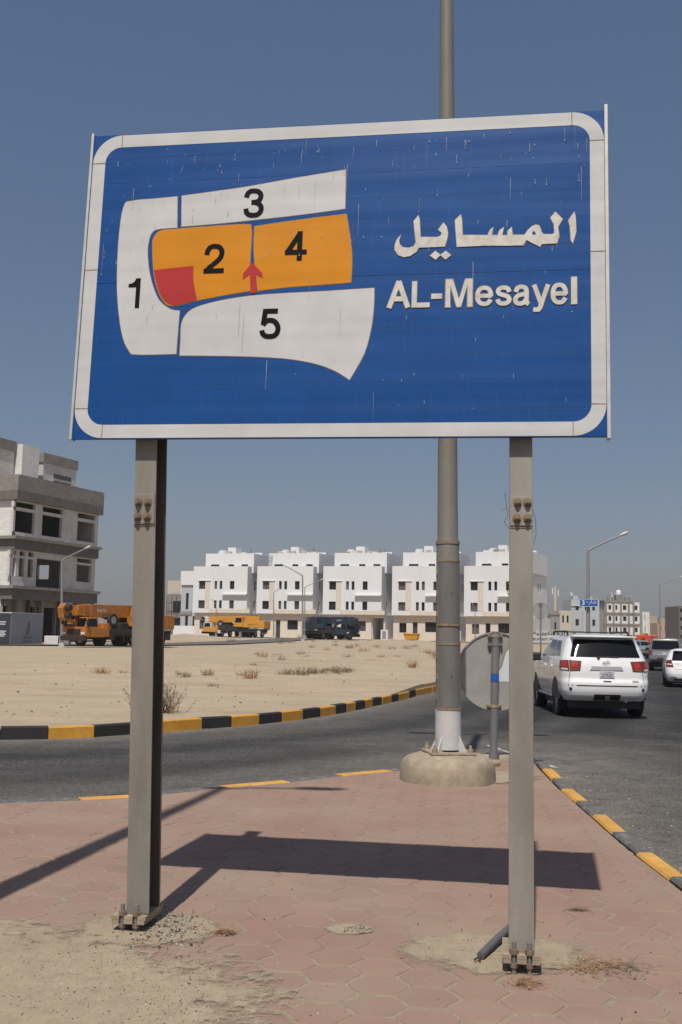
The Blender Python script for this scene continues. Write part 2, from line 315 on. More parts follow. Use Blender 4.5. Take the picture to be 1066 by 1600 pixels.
# ------------------------------------------------------------------ mesh helpers
class MB:
    def __init__(s): s.v = []; s.f = []; s.mi = []; s.cm = 0
    def add(s, vs, fs):
        o = len(s.v); s.v += [tuple(v) for v in vs]
        for f in fs: s.f.append(tuple(i + o for i in f)); s.mi.append(s.cm)
        return s
    def box(s, x0, x1, y0, y1, z0, z1, M=None):
        vs = [Vector((x, y, z)) for z in (z0, z1) for y in (y0, y1) for x in (x0, x1)]
        if M is not None: vs = [M @ v for v in vs]
        return s.add(vs, [(0, 2, 3, 1), (4, 5, 7, 6), (0, 1, 5, 4), (2, 6, 7, 3), (0, 4, 6, 2), (1, 3, 7, 5)])
    def hexa(s, b, t):
        """bottom quad b, top quad t (same winding, ccw from above)"""
        return s.add(list(b) + list(t), [(3, 2, 1, 0), (4, 5, 6, 7), (0, 1, 5, 4), (1, 2, 6, 5), (2, 3, 7, 6), (3, 0, 4, 7)])
    def prism(s, pts, n, th, holes=()):
        """extrude planar polygon pts (list of Vector) by -n*th behind"""
        loops = [list(pts)] + [list(h) for h in holes]
        tri = tessellate_polygon(loops)
        fl = [p for l in loops for p in l]
        nn = Vector(n); k = len(fl)
        a = Vector((0, 0, 0))
        for t in tri: a += (fl[t[1]] - fl[t[0]]).cross(fl[t[2]] - fl[t[0]])
        flip = a.dot(nn) < 0
        fs = [tuple(reversed(t)) if flip else tuple(t) for t in tri]
        fs += [tuple(i + k for i in reversed(t)) for t in fs]
        o = 0
        for li, l in enumerate(loops):
            m = len(l)
            for i in range(m):
                j = (i + 1) % m
                fs.append((o + i, o + j, o + j + k, o + i + k))
            o += m
        return s.add(fl + [p - nn * th for p in fl], fs)
    def tube(s, pts, rad, seg=8, cap=True):
        pts = [Vector(p) for p in pts]; n = len(pts)
        rad = rad if isinstance(rad, (list, tuple)) else [rad] * n
        vs = []; fs = []; pa = None
        for i, p in enumerate(pts):
            d = (pts[min(i + 1, n - 1)] - pts[max(i - 1, 0)]).normalized()
            if pa is None: pa = d.orthogonal().normalized()
            else:
                pa = (pa - d * pa.dot(d)); pa = pa.normalized() if pa.length > 1e-6 else d.orthogonal().normalized()
            q = d.cross(pa)
            for k in range(seg):
                a = 2 * math.pi * k / seg
                vs.append(p + (pa * math.cos(a) + q * math.sin(a)) * rad[i])
        for i in range(n - 1):
            for k in range(seg):
                k2 = (k + 1) % seg
                fs.append((i * seg + k, i * seg + k2, (i + 1) * seg + k2, (i + 1) * seg + k))
        if cap:
            fs.append(tuple(reversed(range(seg)))); fs.append(tuple((n - 1) * seg + k for k in range(seg)))
        return s.add(vs, fs)
    def lathe(s, prof, seg=24, M=None):
        vs = []; fs = []; n = len(prof)
        for r, z in prof:
            for k in range(seg):
                a = 2 * math.pi * k / seg
                v = Vector((r * math.cos(a), r * math.sin(a), z))
                vs.append(M @ v if M is not None else v)
        for i in range(n - 1):
            for k in range(seg):
                k2 = (k + 1) % seg
                fs.append((i * seg + k, i * seg + k2, (i + 1) * seg + k2, (i + 1) * seg + k))
        if prof[0][0] > 1e-6: fs.append(tuple(reversed(range(seg))))
        if prof[-1][0] > 1e-6: fs.append(tuple((n - 1) * seg + k for k in range(seg)))
        return s.add(vs, fs)
    def grid(s, P):
        """P[i][j] grid of points"""
        a, b = len(P), len(P[0])
        vs = [p for row in P for p in row]
        return s.add(vs, [(i * b + j, i * b + j + 1, (i + 1) * b + j + 1, (i + 1) * b + j) for i in range(a - 1) for j in range(b - 1)])
    def mesh(s, name, mats, smooth=None):
        me = bpy.data.meshes.new(name); me.from_pydata(s.v, [], s.f)
        for m in (mats if isinstance(mats, (list, tuple)) else [mats]): me.materials.append(MATS[m])
        if any(s.mi): me.polygons.foreach_set('material_index', s.mi)
        me.update()
        if smooth:
            me.polygons.foreach_set('use_smooth', [True] * len(me.polygons)); me.set_sharp_from_angle(angle=R(smooth))
        return me
    def build(s, name, mats, parent=None, smooth=None, bevel=0, kind=None):
        o = bpy.data.objects.new(name, s.mesh(name, mats, smooth)); COL.objects.link(o); o.parent = parent
        if bevel:
            md = o.modifiers.new('bevel', 'BEVEL'); md.width = bevel; md.segments = 2; md.limit_method = 'ANGLE'; md.angle_limit = R(40)
        if kind: o['kind'] = kind
        return o
def bx(name, mat, parent, x0, x1, y0, y1, z0, z1, bevel=0):
    return MB().box(x0, x1, y0, y1, z0, z1).build(name, mat, parent, bevel=bevel)
def tag(o, label, cat, group=None):
    o['label'] = label; o['category'] = cat
    if group: o['group'] = group
    return o
def thing(name, label, cat, loc=(0, 0, 0), rz=0.0, group=None):
    o = bpy.data.objects.new(name, None); COL.objects.link(o); o.empty_display_size = 0.2
    o.location = loc; o.rotation_euler = (0, 0, rz)
    return tag(o, label, cat, group)
def copy_tree(o, parent=None):
    c = o.copy(); COL.objects.link(c)
    if parent is not None: c.parent = parent
    for ch in [x for x in o.children]: copy_tree(ch, c)
    return c
def glyph(txt, offset=0.0, size=1.0):
    """outline of a piece of text as (verts, faces), flat in XY"""
    cu = bpy.data.curves.new('t', 'FONT'); cu.body = txt; cu.size = size; cu.offset = offset; cu.resolution_u = 6
    cu.fill_mode = 'FRONT'
    ob = bpy.data.objects.new('t', cu); COL.objects.link(ob)
    dg = bpy.context.evaluated_depsgraph_get(); dg.update()
    me = bpy.data.meshes.new_from_object(ob.evaluated_get(dg))
    vs = [v.co.copy() for v in me.vertices]; fs = [tuple(p.vertices) for p in me.polygons]
    bpy.data.objects.remove(ob); bpy.data.curves.remove(cu); bpy.data.meshes.remove(me)
    if not vs: return [], [], (0, 0, 1, 1)
    bb = (min(v.x for v in vs), min(v.y for v in vs), max(v.x for v in vs), max(v.y for v in vs))
    return vs, fs, bb
def text_on(name, mat, parent, txt, org, ud, vd, w, h, offset=0.0, th=0.0):
    """text fitted in a w x h box with its lower left corner at org"""
    vs, fs, bb = glyph(txt, offset)
    sx = w / max(1e-6, bb[2] - bb[0]); sy = h / max(1e-6, bb[3] - bb[1])
    ud = Vector(ud); vd = Vector(vd); org = Vector(org)
    V = [org + ud * ((v.x - bb[0]) * sx) + vd * ((v.y - bb[1]) * sy) for v in vs]
    return MB().add(V, fs).build(name, mat, parent)

# ------------------------------------------------------------------ ground, roads, plot
ROADZ = -0.13
FAR_KERB_PX = [(0, 1156), (75, 1155), (147, 1152), (252, 1144), (315, 1139), (362, 1136), (405, 1132), (441, 1128), (473, 1124), (501, 1120), (525, 1116), (541, 1113), (556, 1110), (571, 1107), (583, 1104), (597, 1101), (612, 1097.5), (623, 1095), (640, 1091), (650, 1088), (676, 1082)]
FK = [gnd(x, y, ROADZ) for x, y in FAR_KERB_PX]
FK[0] = FK[0].copy()
FKL = [Vector((-11.5, 17.2, ROADZ)), Vector((-10.2, 17.0, ROADZ)), Vector((-9.0, 16.85, ROADZ)), Vector((-7.8, 16.85, ROADZ)), Vector((-6.6, 17.1, ROADZ))]
MAINL = [Vector((3.9, 37.5, ROADZ)), Vector((5.0, 42.5, ROADZ)), Vector((6.4, 48, ROADZ)), Vector((8.4, 55, ROADZ)), Vector((13.2, 70, ROADZ)), Vector((24, 99, ROADZ)), Vector((45, 145, ROADZ)), Vector((95, 235, ROADZ)), Vector((300, 560, ROADZ)), Vector((1500, 2000, ROADZ))]
BOUND = [Vector((-1500, 200, ROADZ)), Vector((-60, 26, ROADZ)), Vector((-24, 19.5, ROADZ))] + FKL + FK + MAINL

def lerp(a, b, t): return a + (b - a) * t
def hprof(D):
    P = [(0, .04), (16, .04), (24, .06), (40, .16), (80, .30), (130, .62), (175, .85), (300, 1.0), (600, 0.9), (4000, 0.6)]
    for (a, ha), (b, hb) in zip(P, P[1:]):
        if D <= b: return lerp(ha, hb, max(0, (D - a)) / (b - a))
    return P[-1][1]
# house row frame
HTH = R(-18.0)
HROW0 = Vector((-25.3, 183.0)); HU = Vector((math.cos(HTH), math.sin(HTH))); HN = Vector((math.sin(HTH), -math.cos(HTH)))   # HN points to the street
def strip_dist(x, y, pl):
    best = 1e9; p = Vector((x, y))
    for a, b in zip(pl, pl[1:]):
        ab = b - a; t = max(0, min(1, (p - a).dot(ab) / ab.length_squared)); best = min(best, (a + ab * t - p).length)
    return best
STREET_H = [HROW0 + HU * t + HN * 9.0 for t in (-60, -20, 20, 60, 100)]
STREET_L = [Vector(p) for p in ((-90, 78), (-45, 79), (-28, 80.5), (-19, 87), (-13, 101), (-9, 125), (-6, 158), (-4, 170))]
BUMPS = []
for (px, py, Y, w, h) in [(300, 990, 140, 4, 0.35), (330, 990, 138, 4, .25), (285, 992, 142, 4, .3), (600, 992, 140, 4, .3), (655, 992, 140, 5, .3), (420, 1000, 118, 7, .22), (560, 1020, 66, 5, .20), (200, 1040, 48, 6, .16), (480, 1045, 44, 6, .22), (90, 1050, 40, 5, .12), (700, 1010, 90, 8, .3), (620, 1015, 80, 6, .25), (330, 1050, 38, 5, .18)]:
    p = at_depth(px, 1000, Y); BUMPS.append((p.x, p.y, w, h))
def terrain(x, y):
    D = math.hypot(x, y); z = hprof(D)
    if D < 400:
        d = min(strip_dist(x, y, STREET_H), strip_dist(x, y, STREET_L))
        k = max(0.0, min(1.0, (d - 4.0) / 4.0))
        b = 0.0
        for (bx_, by_, w, h) in BUMPS:
            q = ((x - bx_) ** 2 + (y - by_) ** 2) / (w * w)
            if q < 6: b += h * math.exp(-q)
        n = noise.noise(Vector((x * .16, y * .16, 0))) * .10 + noise.noise(Vector((x * .55, y * .55, 3))) * .045
        z += k * (b + n * min(1, max(0, (D - 17) / 12)))
    return z

g0 = MB().add([(-6000, -6000, -0.30), (6000, -6000, -0.30), (6000, 9000, -0.30), (-6000, 9000, -0.30)], [(0, 1, 2, 3)]).build('ground', 'sand', kind='structure')

def resample(pl, step0):
    out = [pl[0]]
    for a, b in zip(pl, pl[1:]):
        n = max(1, int((b - a).length / step0(a)))
        for i in range(1, n + 1): out.append(a.lerp(b, i / n))
    return out
BR = resample(BOUND, lambda p: max(0.35, Vector((p.x, p.y)).length * 0.02))
rows = []
for b in BR:
    D0 = math.hypot(b.x, b.y); row = []
    NRHO = 150
    for j in range(NRHO + 1):
        t = j / NRHO
        D = D0 * (6000 / D0) ** (t ** 1.6) if D0 < 6000 else D0
        # the first rows sit behind the kerb stones
        D += 0.12
        x, y = b.x / D0 * D, b.y / D0 * D
        row.append((x, y, terrain(x, y) if j else 0.03))
    rows.append(row)
plot = MB().grid(rows).build('sand_plot', 'sand', smooth=60, kind='structure')
for p in plot.data.polygons: pass

# road sheet with a dust attribute that follows the kerbs
BACK_PX = [(0, 1251), (120, 1246), (200, 1241.5), (340, 1227.5), (440, 1219), (520, 1209.5), (600, 1202.5)]
ISL_BACK = [Vector((-30, 1.2, 0)), Vector((-16, 5.6, 0)), Vector((-9, 8.2, 0)), Vector((-6.2, 9.3, 0)), Vector((-4.6, 10.05, 0))] + [gnd(*p) for p in BACK_PX] + [Vector((1.12, 14.35, 0)), Vector((1.75, 15.05, 0)), Vector((2.25, 15.42, 0)), Vector((2.66, 15.40, 0)), Vector((2.90, 15.05, 0))]
ISL_RIGHT = [Vector(p + (0,)) for p in [(2.91, 14.9), (2.83, 14.0), (2.77, 13.1), (2.715, 12.28), (2.68, 11.4), (2.645, 10.56), (2.60, 9.63), (2.575, 8.74), (2.56, 7.85), (2.56, 6.9), (2.57, 5.95), (2.60, 5.0), (2.65, 4.0), (2.72, 3.0), (2.80, 2.0), (2.9, 0), (3.2, -4), (3.6, -9)]]
def pdist(x, y, pl):
    best = 1e9
    for a, b in zip(pl, pl[1:]):
        abx, aby = b.x - a.x, b.y - a.y; l2 = abx * abx + aby * aby + 1e-9
        t = max(0, min(1, ((x - a.x) * abx + (y - a.y) * aby) / l2))
        d = math.hypot(a.x + abx * t - x, a.y + aby * t - y)
        if d < best: best = d
    return best
def road_strip(name, L, Rr, nu, zz):
    """sheet between two polylines sampled at the same parameters"""
    P = []
    for a, b in zip(L, Rr): P.append([Vector((lerp(a.x, b.x, j / nu), lerp(a.y, b.y, j / nu), zz)) for j in range(nu + 1)])
    mb = MB().grid(P); o = mb.build(name, 'asphalt', kind='structure')
    at = o.data.attributes.new('dust', 'FLOAT', 'POINT'); aw = o.data.attributes.new('wear', 'FLOAT', 'POINT')
    vals = []; wv_ = []
    for (x, y, z) in mb.v:
        if math.hypot(x, y) > 60: vals.append(0.06); wv_.append(.5); continue
        d1 = min(pdist(x, y, ISL_BACK), pdist(x, y, ISL_RIGHT)); d2 = pdist(x, y, FKL + FK + MAINL[:5])
        k = 0.55 * math.exp(-d1 / 0.45) + 0.55 * math.exp(-(d1 / 2.2) ** 2) + 0.7 * math.exp(-d2 / 0.45) + 0.35 * math.exp(-(d2 / 1.8) ** 2)
        # wedge between the two carriageways gathers sand
        q = math.hypot(x - 3.2, y - 18); k += 0.5 * math.exp(-(q / 2.6) ** 2)
        vals.append(min(1.0, k)); dm = min(d1, d2); e_ = min(1, max(0, (dm - .7) / .8)) * math.exp(-max(0, dm - 5) / 6)
        wv_.append(.5 + .5 * e_ * math.sin(2 * math.pi * (dm - .9) / 1.8) - .25 * min(1, max(0, (d1 - 2.2) / 2)) * (1 if x > 3.2 else .4))
    at.data.foreach_set('value', vals); aw.data.foreach_set('value', wv_)
    return o
# near junction area: one fine sheet, then the carriageway running away to the right
L = []; Rr = []
y = -14.0
while y < 40.01:
    L.append(Vector((-34, y, 0))); Rr.append(Vector((21.0, y, 0))); y += 0.5
road_strip('road', L, Rr, 110, ROADZ)
ctr = [Vector((0, 39.8, 0)), Vector((3.9, 44, 0)), Vector((5.6, 50, 0)), Vector((8.0, 57, 0)), Vector((12.6, 70, 0)), Vector((23.4, 99, 0)), Vector((44, 145, 0)), Vector((94, 235, 0)), Vector((300, 560, 0)), Vector((1500, 2000, 0))]
rgt = [Vector((21.4, 39.8, 0)), Vector((22.6, 44, 0)), Vector((24.5, 50, 0)), Vector((27, 57, 0)), Vector((32, 70, 0)), Vector((44, 96, 0)), Vector((66, 138, 0)), Vector((118, 225, 0)), Vector((325, 545, 0)), Vector((1530, 1980, 0))]
road_strip('main_road', ctr, rgt, 24, ROADZ + 0.004)
def terrain_strip(name, pl, w, dz):
    pts = []
    for a, b in zip(pl, pl[1:]):
        n = max(1, int((b - a).length / 2.0)); pts += [a.lerp(b, i / n) for i in range(n)]
    pts.append(pl[-1]); P = []
    for i, p in enumerate(pts):
        d = (pts[min(i + 1, len(pts) - 1)] - pts[max(i - 1, 0)]).normalized(); nrm = Vector((-d.y, d.x))
        P.append([Vector((*(p + nrm * s), terrain(*(p + nrm * s)) + dz)) for s in (-w / 2, 0, w / 2)])
    o = MB().grid(P).build(name, 'asphalt', kind='structure')
    at = o.data.attributes.new('dust', 'FLOAT', 'POINT'); at.data.foreach_set('value', [0.75] * len(o.data.vertices)); aw = o.data.attributes.new('wear', 'FLOAT', 'POINT'); aw.data.foreach_set('value', [0.5] * len(o.data.vertices))
terrain_strip('back_street', STREET_H, 6.5, 0.06)
terrain_strip('side_street', STREET_L, 5.5, 0.09)

# painted line fragment on the carriageway beside the island tip
lw = MB()
for (a, b) in [((2.55, 18.2), (2.9, 16.3)), ((2.93, 16.15), (3.12, 15.2))]:
    a = Vector((*a, ROADZ + .004)); b = Vector((*b, ROADZ + .004)); d = (b - a).normalized(); nn = Vector((-d.y, d.x, 0)) * .045
    lw.add([a - nn, b - nn, b + nn, a + nn], [(0, 1, 2, 3)])
m, g, b_ = base_mat('worn_line'); co = g.coord('Object')
g.l(g.mix(g.ramp(g.noise(co, 14, 5, .7), [(0.42, (0, 0, 0)), (0.56, (1, 1, 1))]).outputs[0], (0.55, 0.54, 0.51), (0.14, 0.13, 0.12)), b_.inputs['Base Color']); b_.inputs['Roughness'].default_value = .9
lw.build('road_marking', 'worn_line', kind='structure')

# ------------------------------------------------------------------ kerbs
def kerb_run(root, pts, mats, width, ztop, zbot, gap=0.012, side=1.0, first=0, nudge=0.008):
    """pts: outer edge; one stone between each pair of points; width goes to the inner side"""
    for i, (a, b) in enumerate(zip(pts, pts[1:])):
        a = Vector((a.x, a.y, 0)); b = Vector((b.x, b.y, 0)); d = (b - a).normalized()
        n = Vector((-d.y, d.x, 0)) * side
        a2 = a + d * gap / 2; b2 = b - d * gap / 2
        jz = random.uniform(-nudge, nudge); jn = random.uniform(-nudge, nudge)
        ch = 0.02
        prof = [(0, zbot), (0, ztop - ch), (ch, ztop), (width - ch, ztop), (width, ztop - ch), (width, zbot)]
        vs = []
        for e, ex in ((a2, random.uniform(-.004, .004)), (b2, random.uniform(-.004, .004))):
            vs += [e + n * (w + jn + ex) + Vector((0, 0, z + jz)) for w, z in prof]
        k = len(prof)
        fs = [(j, (j + 1) % k, k + (j + 1) % k, k + j) for j in range(k)] + [tuple(reversed(range(k))), tuple(range(k, 2 * k))]
        if side > 0: fs = [tuple(reversed(f)) for f in fs]
        o = MB().add(vs, fs).build('kerb_stone', mats[(i + first) % len(mats)], root)
def struct_root(name):
    o = bpy.data.objects.new(name, None); COL.objects.link(o); o['kind'] = 'structure'; return o
kf = struct_root('plot_kerb')
kerb_run(kf, FKL + FK[:-1] + [FK[-1]], ['kerb_black', 'kerb_yellow'], 0.16, 0.075, -0.2, side=1.0, first=1)
tail = resample([FK[-1], Vector((3.9, 37.5, 0)), Vector((5.0, 42.5, 0)), Vector((6.4, 48, 0)), Vector((8.4, 55, 0)), Vector((13.2, 70, 0)), Vector((24, 99, 0)), Vector((45, 145, 0))], lambda p: 1.0)
kerb_run(kf, tail, ['kerb_black', 'kerb_yellow'], 0.16, 0.075, -0.2, side=1.0, first=1)
ki = struct_root('island_kerb')
seq = resample(ISL_BACK[1:5], lambda p: 0.95)
kerb_run(ki, seq, ['kerb_grey', 'kerb_yellow_pale'], 0.2, 0.004, -0.2, side=-1.0)
kerb_run(ki, ISL_BACK[4:], ['kerb_grey', 'kerb_grey', 'kerb_yellow_pale', 'kerb_grey', 'kerb_yellow_pale', 'kerb_grey', 'kerb_yellow_pale', 'kerb_grey', 'kerb_grey', 'kerb_yellow_pale', 'kerb_yellow_pale'], 0.2, 0.004, -0.2, side=-1.0)
kerb_run(ki, ISL_RIGHT, ['kerb_grey', 'kerb_yellow_pale'], 0.15, 0.004, -0.2, side=-1.0, first=0)

# ------------------------------------------------------------------ island pavement
isl = [Vector((p.x, p.y, 0)) for p in ISL_BACK[1:]] + [Vector((p.x, p.y, 0)) for p in ISL_RIGHT[1:]] + [Vector((-3, -12, 0)), Vector((-18, -10, 0))]
def inside(x, y, poly):
    c = False; n = len(poly)
    for i in range(n):
        a, b = poly[i], poly[i - 1]
        if (a.y > y) != (b.y > y) and x < (b.x - a.x) * (y - a.y) / (b.y - a.y) + a.x: c = not c
    return c
def shrink(poly, d):
    out = []
    n = len(poly)
    for i in range(n):
        a, b, c = poly[i - 1], poly[i], poly[(i + 1) % n]
        d1 = (b - a).normalized(); d2 = (c - b).normalized()
        n1 = Vector((d1.y, -d1.x, 0)); n2 = Vector((d2.y, -d2.x, 0)); m_ = (n1 + n2)
        m_ = m_.normalized() if m_.length > 1e-4 else n1
        out.append(b + m_ * d)
    return out
isl_in = shrink(isl, 0.19)
pav = MB().prism([Vector((p.x, p.y, -0.0045)) for p in isl_in], (0, 0, 1), 0.16).build('pavement', 'joint_sand', kind='structure')
HS = 0.1625; PROT = R(-5.5)
def hex_outline(s, seed):
    rr = random.Random(seed); pts = []
    for k in range(6):
        a0 = R(60 * k); a1 = R(60 * (k + 1))
        p0 = Vector((math.cos(a0), math.sin(a0))); p1 = Vector((math.cos(a1), math.sin(a1)))
        bow = 0.035 * (1 if k % 2 else -1)
        for t in (0.07, 0.3, 0.5, 0.7, 0.93):
            p = p0.lerp(p1, t); nr = ((p0 + p1) / 2).normalized()
            p = p + nr * bow * math.sin(math.pi * t)
            pts.append(p * s * (1 + rr.uniform(-.006, .006)))
    return pts
def paver_mesh(i):
    o = hex_outline(HS * 0.968, i); o2 = [p * 0.975 for p in o]; n = len(o); mb = MB()
    rr = random.Random(50 + i); tx, ty = rr.uniform(-.006, .006), rr.uniform(-.006, .006)
    f = lambda p, z: Vector((p.x, p.y, z + p.x * tx + p.y * ty))
    vs = [f(p, 0.0) for p in o2] + [f(p, -0.005) for p in o] + [Vector((p.x, p.y, -0.04)) for p in o]
    fs = [tuple(range(n))] + [(n + j, n + (j + 1) % n, (j + 1) % n, j) for j in range(n)] + [(2 * n + j, 2 * n + (j + 1) % n, n + (j + 1) % n, n + j) for j in range(n)]
    return mb.add(vs, fs)
PM = [paver_mesh(i) for i in range(6)]
PMESH = [p.mesh('paver', 'paver_red') for p in PM]
cells = []
cp, sp_ = math.cos(PROT), math.sin(PROT)
for i in range(-60, 60):
    for j in range(-60, 70):
        lx = i * 1.5 * HS; ly = (j + 0.5 * (i % 2)) * math.sqrt(3) * HS
        x = lx * cp - ly * sp_ + 0.2; y = lx * sp_ + ly * cp + 5.1
        if y < -3 or y > 16 or abs(x) > 9: continue
        edge = pdist(x, y, isl_in + isl_in[:1])
        if not inside(x, y, isl_in):
            if edge > HS * .6: continue
            edge = -edge
        if math.hypot(x - 1.33, y - 12.78) < 0.55: continue
        vis = y > 4.0 and abs(x) < 0.36 * y + .3
        cells.append((0 if vis else 1, math.hypot(x, y), x, y, edge))
cells.sort(); stuff = MB(); cnt = 0
for vis, D, x, y, edge in cells:
    k = random.randrange(6); rot = R(60 * random.randrange(6)) + PROT + random.uniform(-.012, .012)
    M = Matrix.Translation((x + random.uniform(-.004, .004), y + random.uniform(-.004, .004), random.uniform(-.0028, .002))) @ Matrix.Rotation(rot, 4, 'Z')
    gq = max(0.0, 1 - math.hypot((x - .0) / 2.6, (y - 5.2) / 1.5)); sq = 1.0 - gq * (.022 + .075 * max(0, noise.noise(Vector((x * 2.2, y * 2.2, 8))) + .25)); sq -= .010 + .085 * max(0, noise.noise(Vector((x * .9 + 4, y * 1.6, 2))) - .12); M = M @ Matrix.Diagonal((sq, sq, 1, 1))
    if edge < HS * 1.02:
        # cut pavers at the margin: points beyond the kerb line slide back onto it
        vs = [M @ Vector(v) for v in PM[k].v]; loop = isl_in + isl_in[:1]
        for q_ in vs:
            if not inside(q_.x, q_.y, isl_in):
                best = None
                for a, b in zip(loop, loop[1:]):
                    ab = b - a; tt = max(0, min(1, ((q_.x - a.x) * ab.x + (q_.y - a.y) * ab.y) / (ab.x ** 2 + ab.y ** 2 + 1e-9))); pp = a + ab * tt; dd = (pp.x - q_.x) ** 2 + (pp.y - q_.y) ** 2
                    if best is None or dd < best[0]: best = (dd, pp)
                q_.x, q_.y = best[1].x, best[1].y
        if vis == 0 and cnt < 300:
            MB().add(vs, PM[k].f).build('paver', 'paver_red', pav); cnt += 1
        else: stuff.add(vs, PM[k].f)
        continue
    if vis == 0 and cnt < 300:
        o = bpy.data.objects.new('paver', PMESH[k]); COL.objects.link(o); o.parent = pav; o.matrix_basis = M; cnt += 1
    else:
        stuff.add([M @ Vector(v) for v in PM[k].v], PM[k].f)
stuff.build('paver_field', 'paver_red', pav, kind='stuff')

# wind-blown sand over the pavers
def sand_patch(name, cx, cy, rx, ry, h, seed, nx=90, ny=90, sharp=1.0):
    P = []; cov = []
    for i in range(nx + 1):
        row = []
        for j in range(ny + 1):
            u, v = i / nx * 2 - 1, j / ny * 2 - 1
            x, y = cx + u * rx, cy + v * ry
            r = math.hypot(u, v)
            n = noise.fractal(Vector((x * 1.7, y * 1.7, seed)), 0.9, 2.1, 5) * .24
            n += noise.fractal(Vector((x * 7, y * 7, seed + 9)), 0.8, 2.1, 4) * .16; c = max(0.0, min(1.0, 1.02 - r * r * 1.1 * sharp + n)); 
            if r > .97: c = 0
            z = 0.003 + h * c + noise.noise(Vector((x * 6, y * 6, seed))) * .004 * c
            row.append(Vector((x, y, z))); cov.append(c)
        P.append(row)
    o = MB().grid(P).build(name, 'blown', smooth=60, kind='stuff')
    at = o.data.attributes.new('cover', 'FLOAT', 'POINT'); at.data.foreach_set('value', cov)
    return o
SP = gnd(60, 1560)
sand_patch('blown_sand', -2.05, 4.75, 2.05, 1.75, 0.007, 11, 150, 150, .62)
q = gnd(760, 1490); sand_patch('blown_sand', q.x + .05, q.y - .02, 0.70, 0.50, 0.004, 23, 70, 70)
q = gnd(250, 1455); sand_patch('blown_sand', q.x - .05, q.y + .03, 0.55, 0.5, 0.007, 5, 60, 60)
q = gnd(545, 1452); sand_patch('blown_sand', q.x, q.y, 0.20, 0.15, 0.002, 31, 50, 50)
sand_patch('blown_sand', 1.75, 13.2, 0.95, 0.95, 0.012, 41, 60, 60)

# ------------------------------------------------------------------ the big district sign
SC = 6.75
CORN = [(143, 213), (940, 172), (950, 682), (112, 686)]
DEP = [1.0, 0.92707407, 0.8790183, 0.95194422]
QS = [EYE + ray(*c) * (d * SC) for c, d in zip(CORN, DEP)]
SX = (QS[2] - QS[3]).normalized(); SZ = (QS[0] - QS[3]); SZ = (SZ - SX * SZ.dot(SX)).normalized(); SY = SZ.cross(SX)
SW = ((QS[2] - QS[3]).length + (QS[1] - QS[0]).length) / 2; SH = ((QS[0] - QS[3]).length + (QS[1] - QS[2]).length) / 2
SO = QS[3]
SM = Matrix((SX, SY, SZ)).transposed().to_4x4(); SM.translation = SO
def sl(x, y, dy=0.0):
    """photo point -> sign-local point"""
    p = on_plane(x, y, SO + SY * dy, SY) - SO
    return Vector((p.dot(SX), dy, p.dot(SZ)))
sign = thing('district_sign', 'large blue district sign with white border and zone map on two steel posts', 'road sign', (QS[2].x * .5 + QS[3].x * .5, 6.1, 0))
SINV = Matrix.Translation(-Vector(sign.location)) @ SM
def sgn(mb, name, mat, parent=None, smooth=None, bevel=0, kind=None):
    o = mb.build(name, mat, sign if parent is None else parent, smooth, bevel, kind)
    if parent is None: o.matrix_basis = SINV
    return o
NP = 12
for i in range(NP):
    z0, z1 = SH * i / NP, SH * (i + 1) / NP
    gp = 0.0006 if i != NP // 2 - 1 else 0.002
    sgn(MB().box(0.004, SW - 0.004, 0, 0.028, z0 + 0.0004, z1 - gp), 'face_panel', 'sign_blue', bevel=0.0006)
for x0, x1, zt, zb in ((-0.012, 0.004, 0.012, -0.004), (SW - 0.004, SW + 0.016, 0.03, -0.012)):
    sgn(MB().box(x0, x1, -0.012, 0.05, zb, SH + zt), 'edge_rail', 'rail_alu', bevel=0.002)
for zz in (0.30, SH * .5, SH - 0.30):
    sgn(MB().box(0.02, SW - 0.02, 0.029, 0.07, zz - .03, zz + .03), 'back_rail', 'rail_alu')
FN = Vector((0, -1, 0))
def flat(pts, name, mat, dy=-0.0015, th=0.0015, parent=None, holes=()):
    return sgn(MB().prism([Vector((p.x, dy, p.z)) for p in pts], FN, th, [[Vector((p.x, dy, p.z)) for p in h] for h in holes]), name, mat, parent)
def offset_poly(pts, d):
    n = len(pts); ar = sum(pts[i - 1].x * pts[i].z - pts[i].x * pts[i - 1].z for i in range(n)); s = 1 if ar > 0 else -1; out = []
    for i in range(n):
        a, b, c = pts[i - 1], pts[i], pts[(i + 1) % n]
        d1 = (b - a); d2 = (c - b); d1.y = d2.y = 0
        if d1.length < 1e-6 or d2.length < 1e-6: out.append(b); continue
        d1.normalize(); d2.normalize()
        n1 = Vector((d1.z, 0, -d1.x)) * s; n2 = Vector((d2.z, 0, -d2.x)) * s; m_ = n1 + n2
        if m_.length < .3: m_ = n1
        m_.normalize(); out.append(b + m_ * d / max(.5, m_.dot(n1)))
    return out
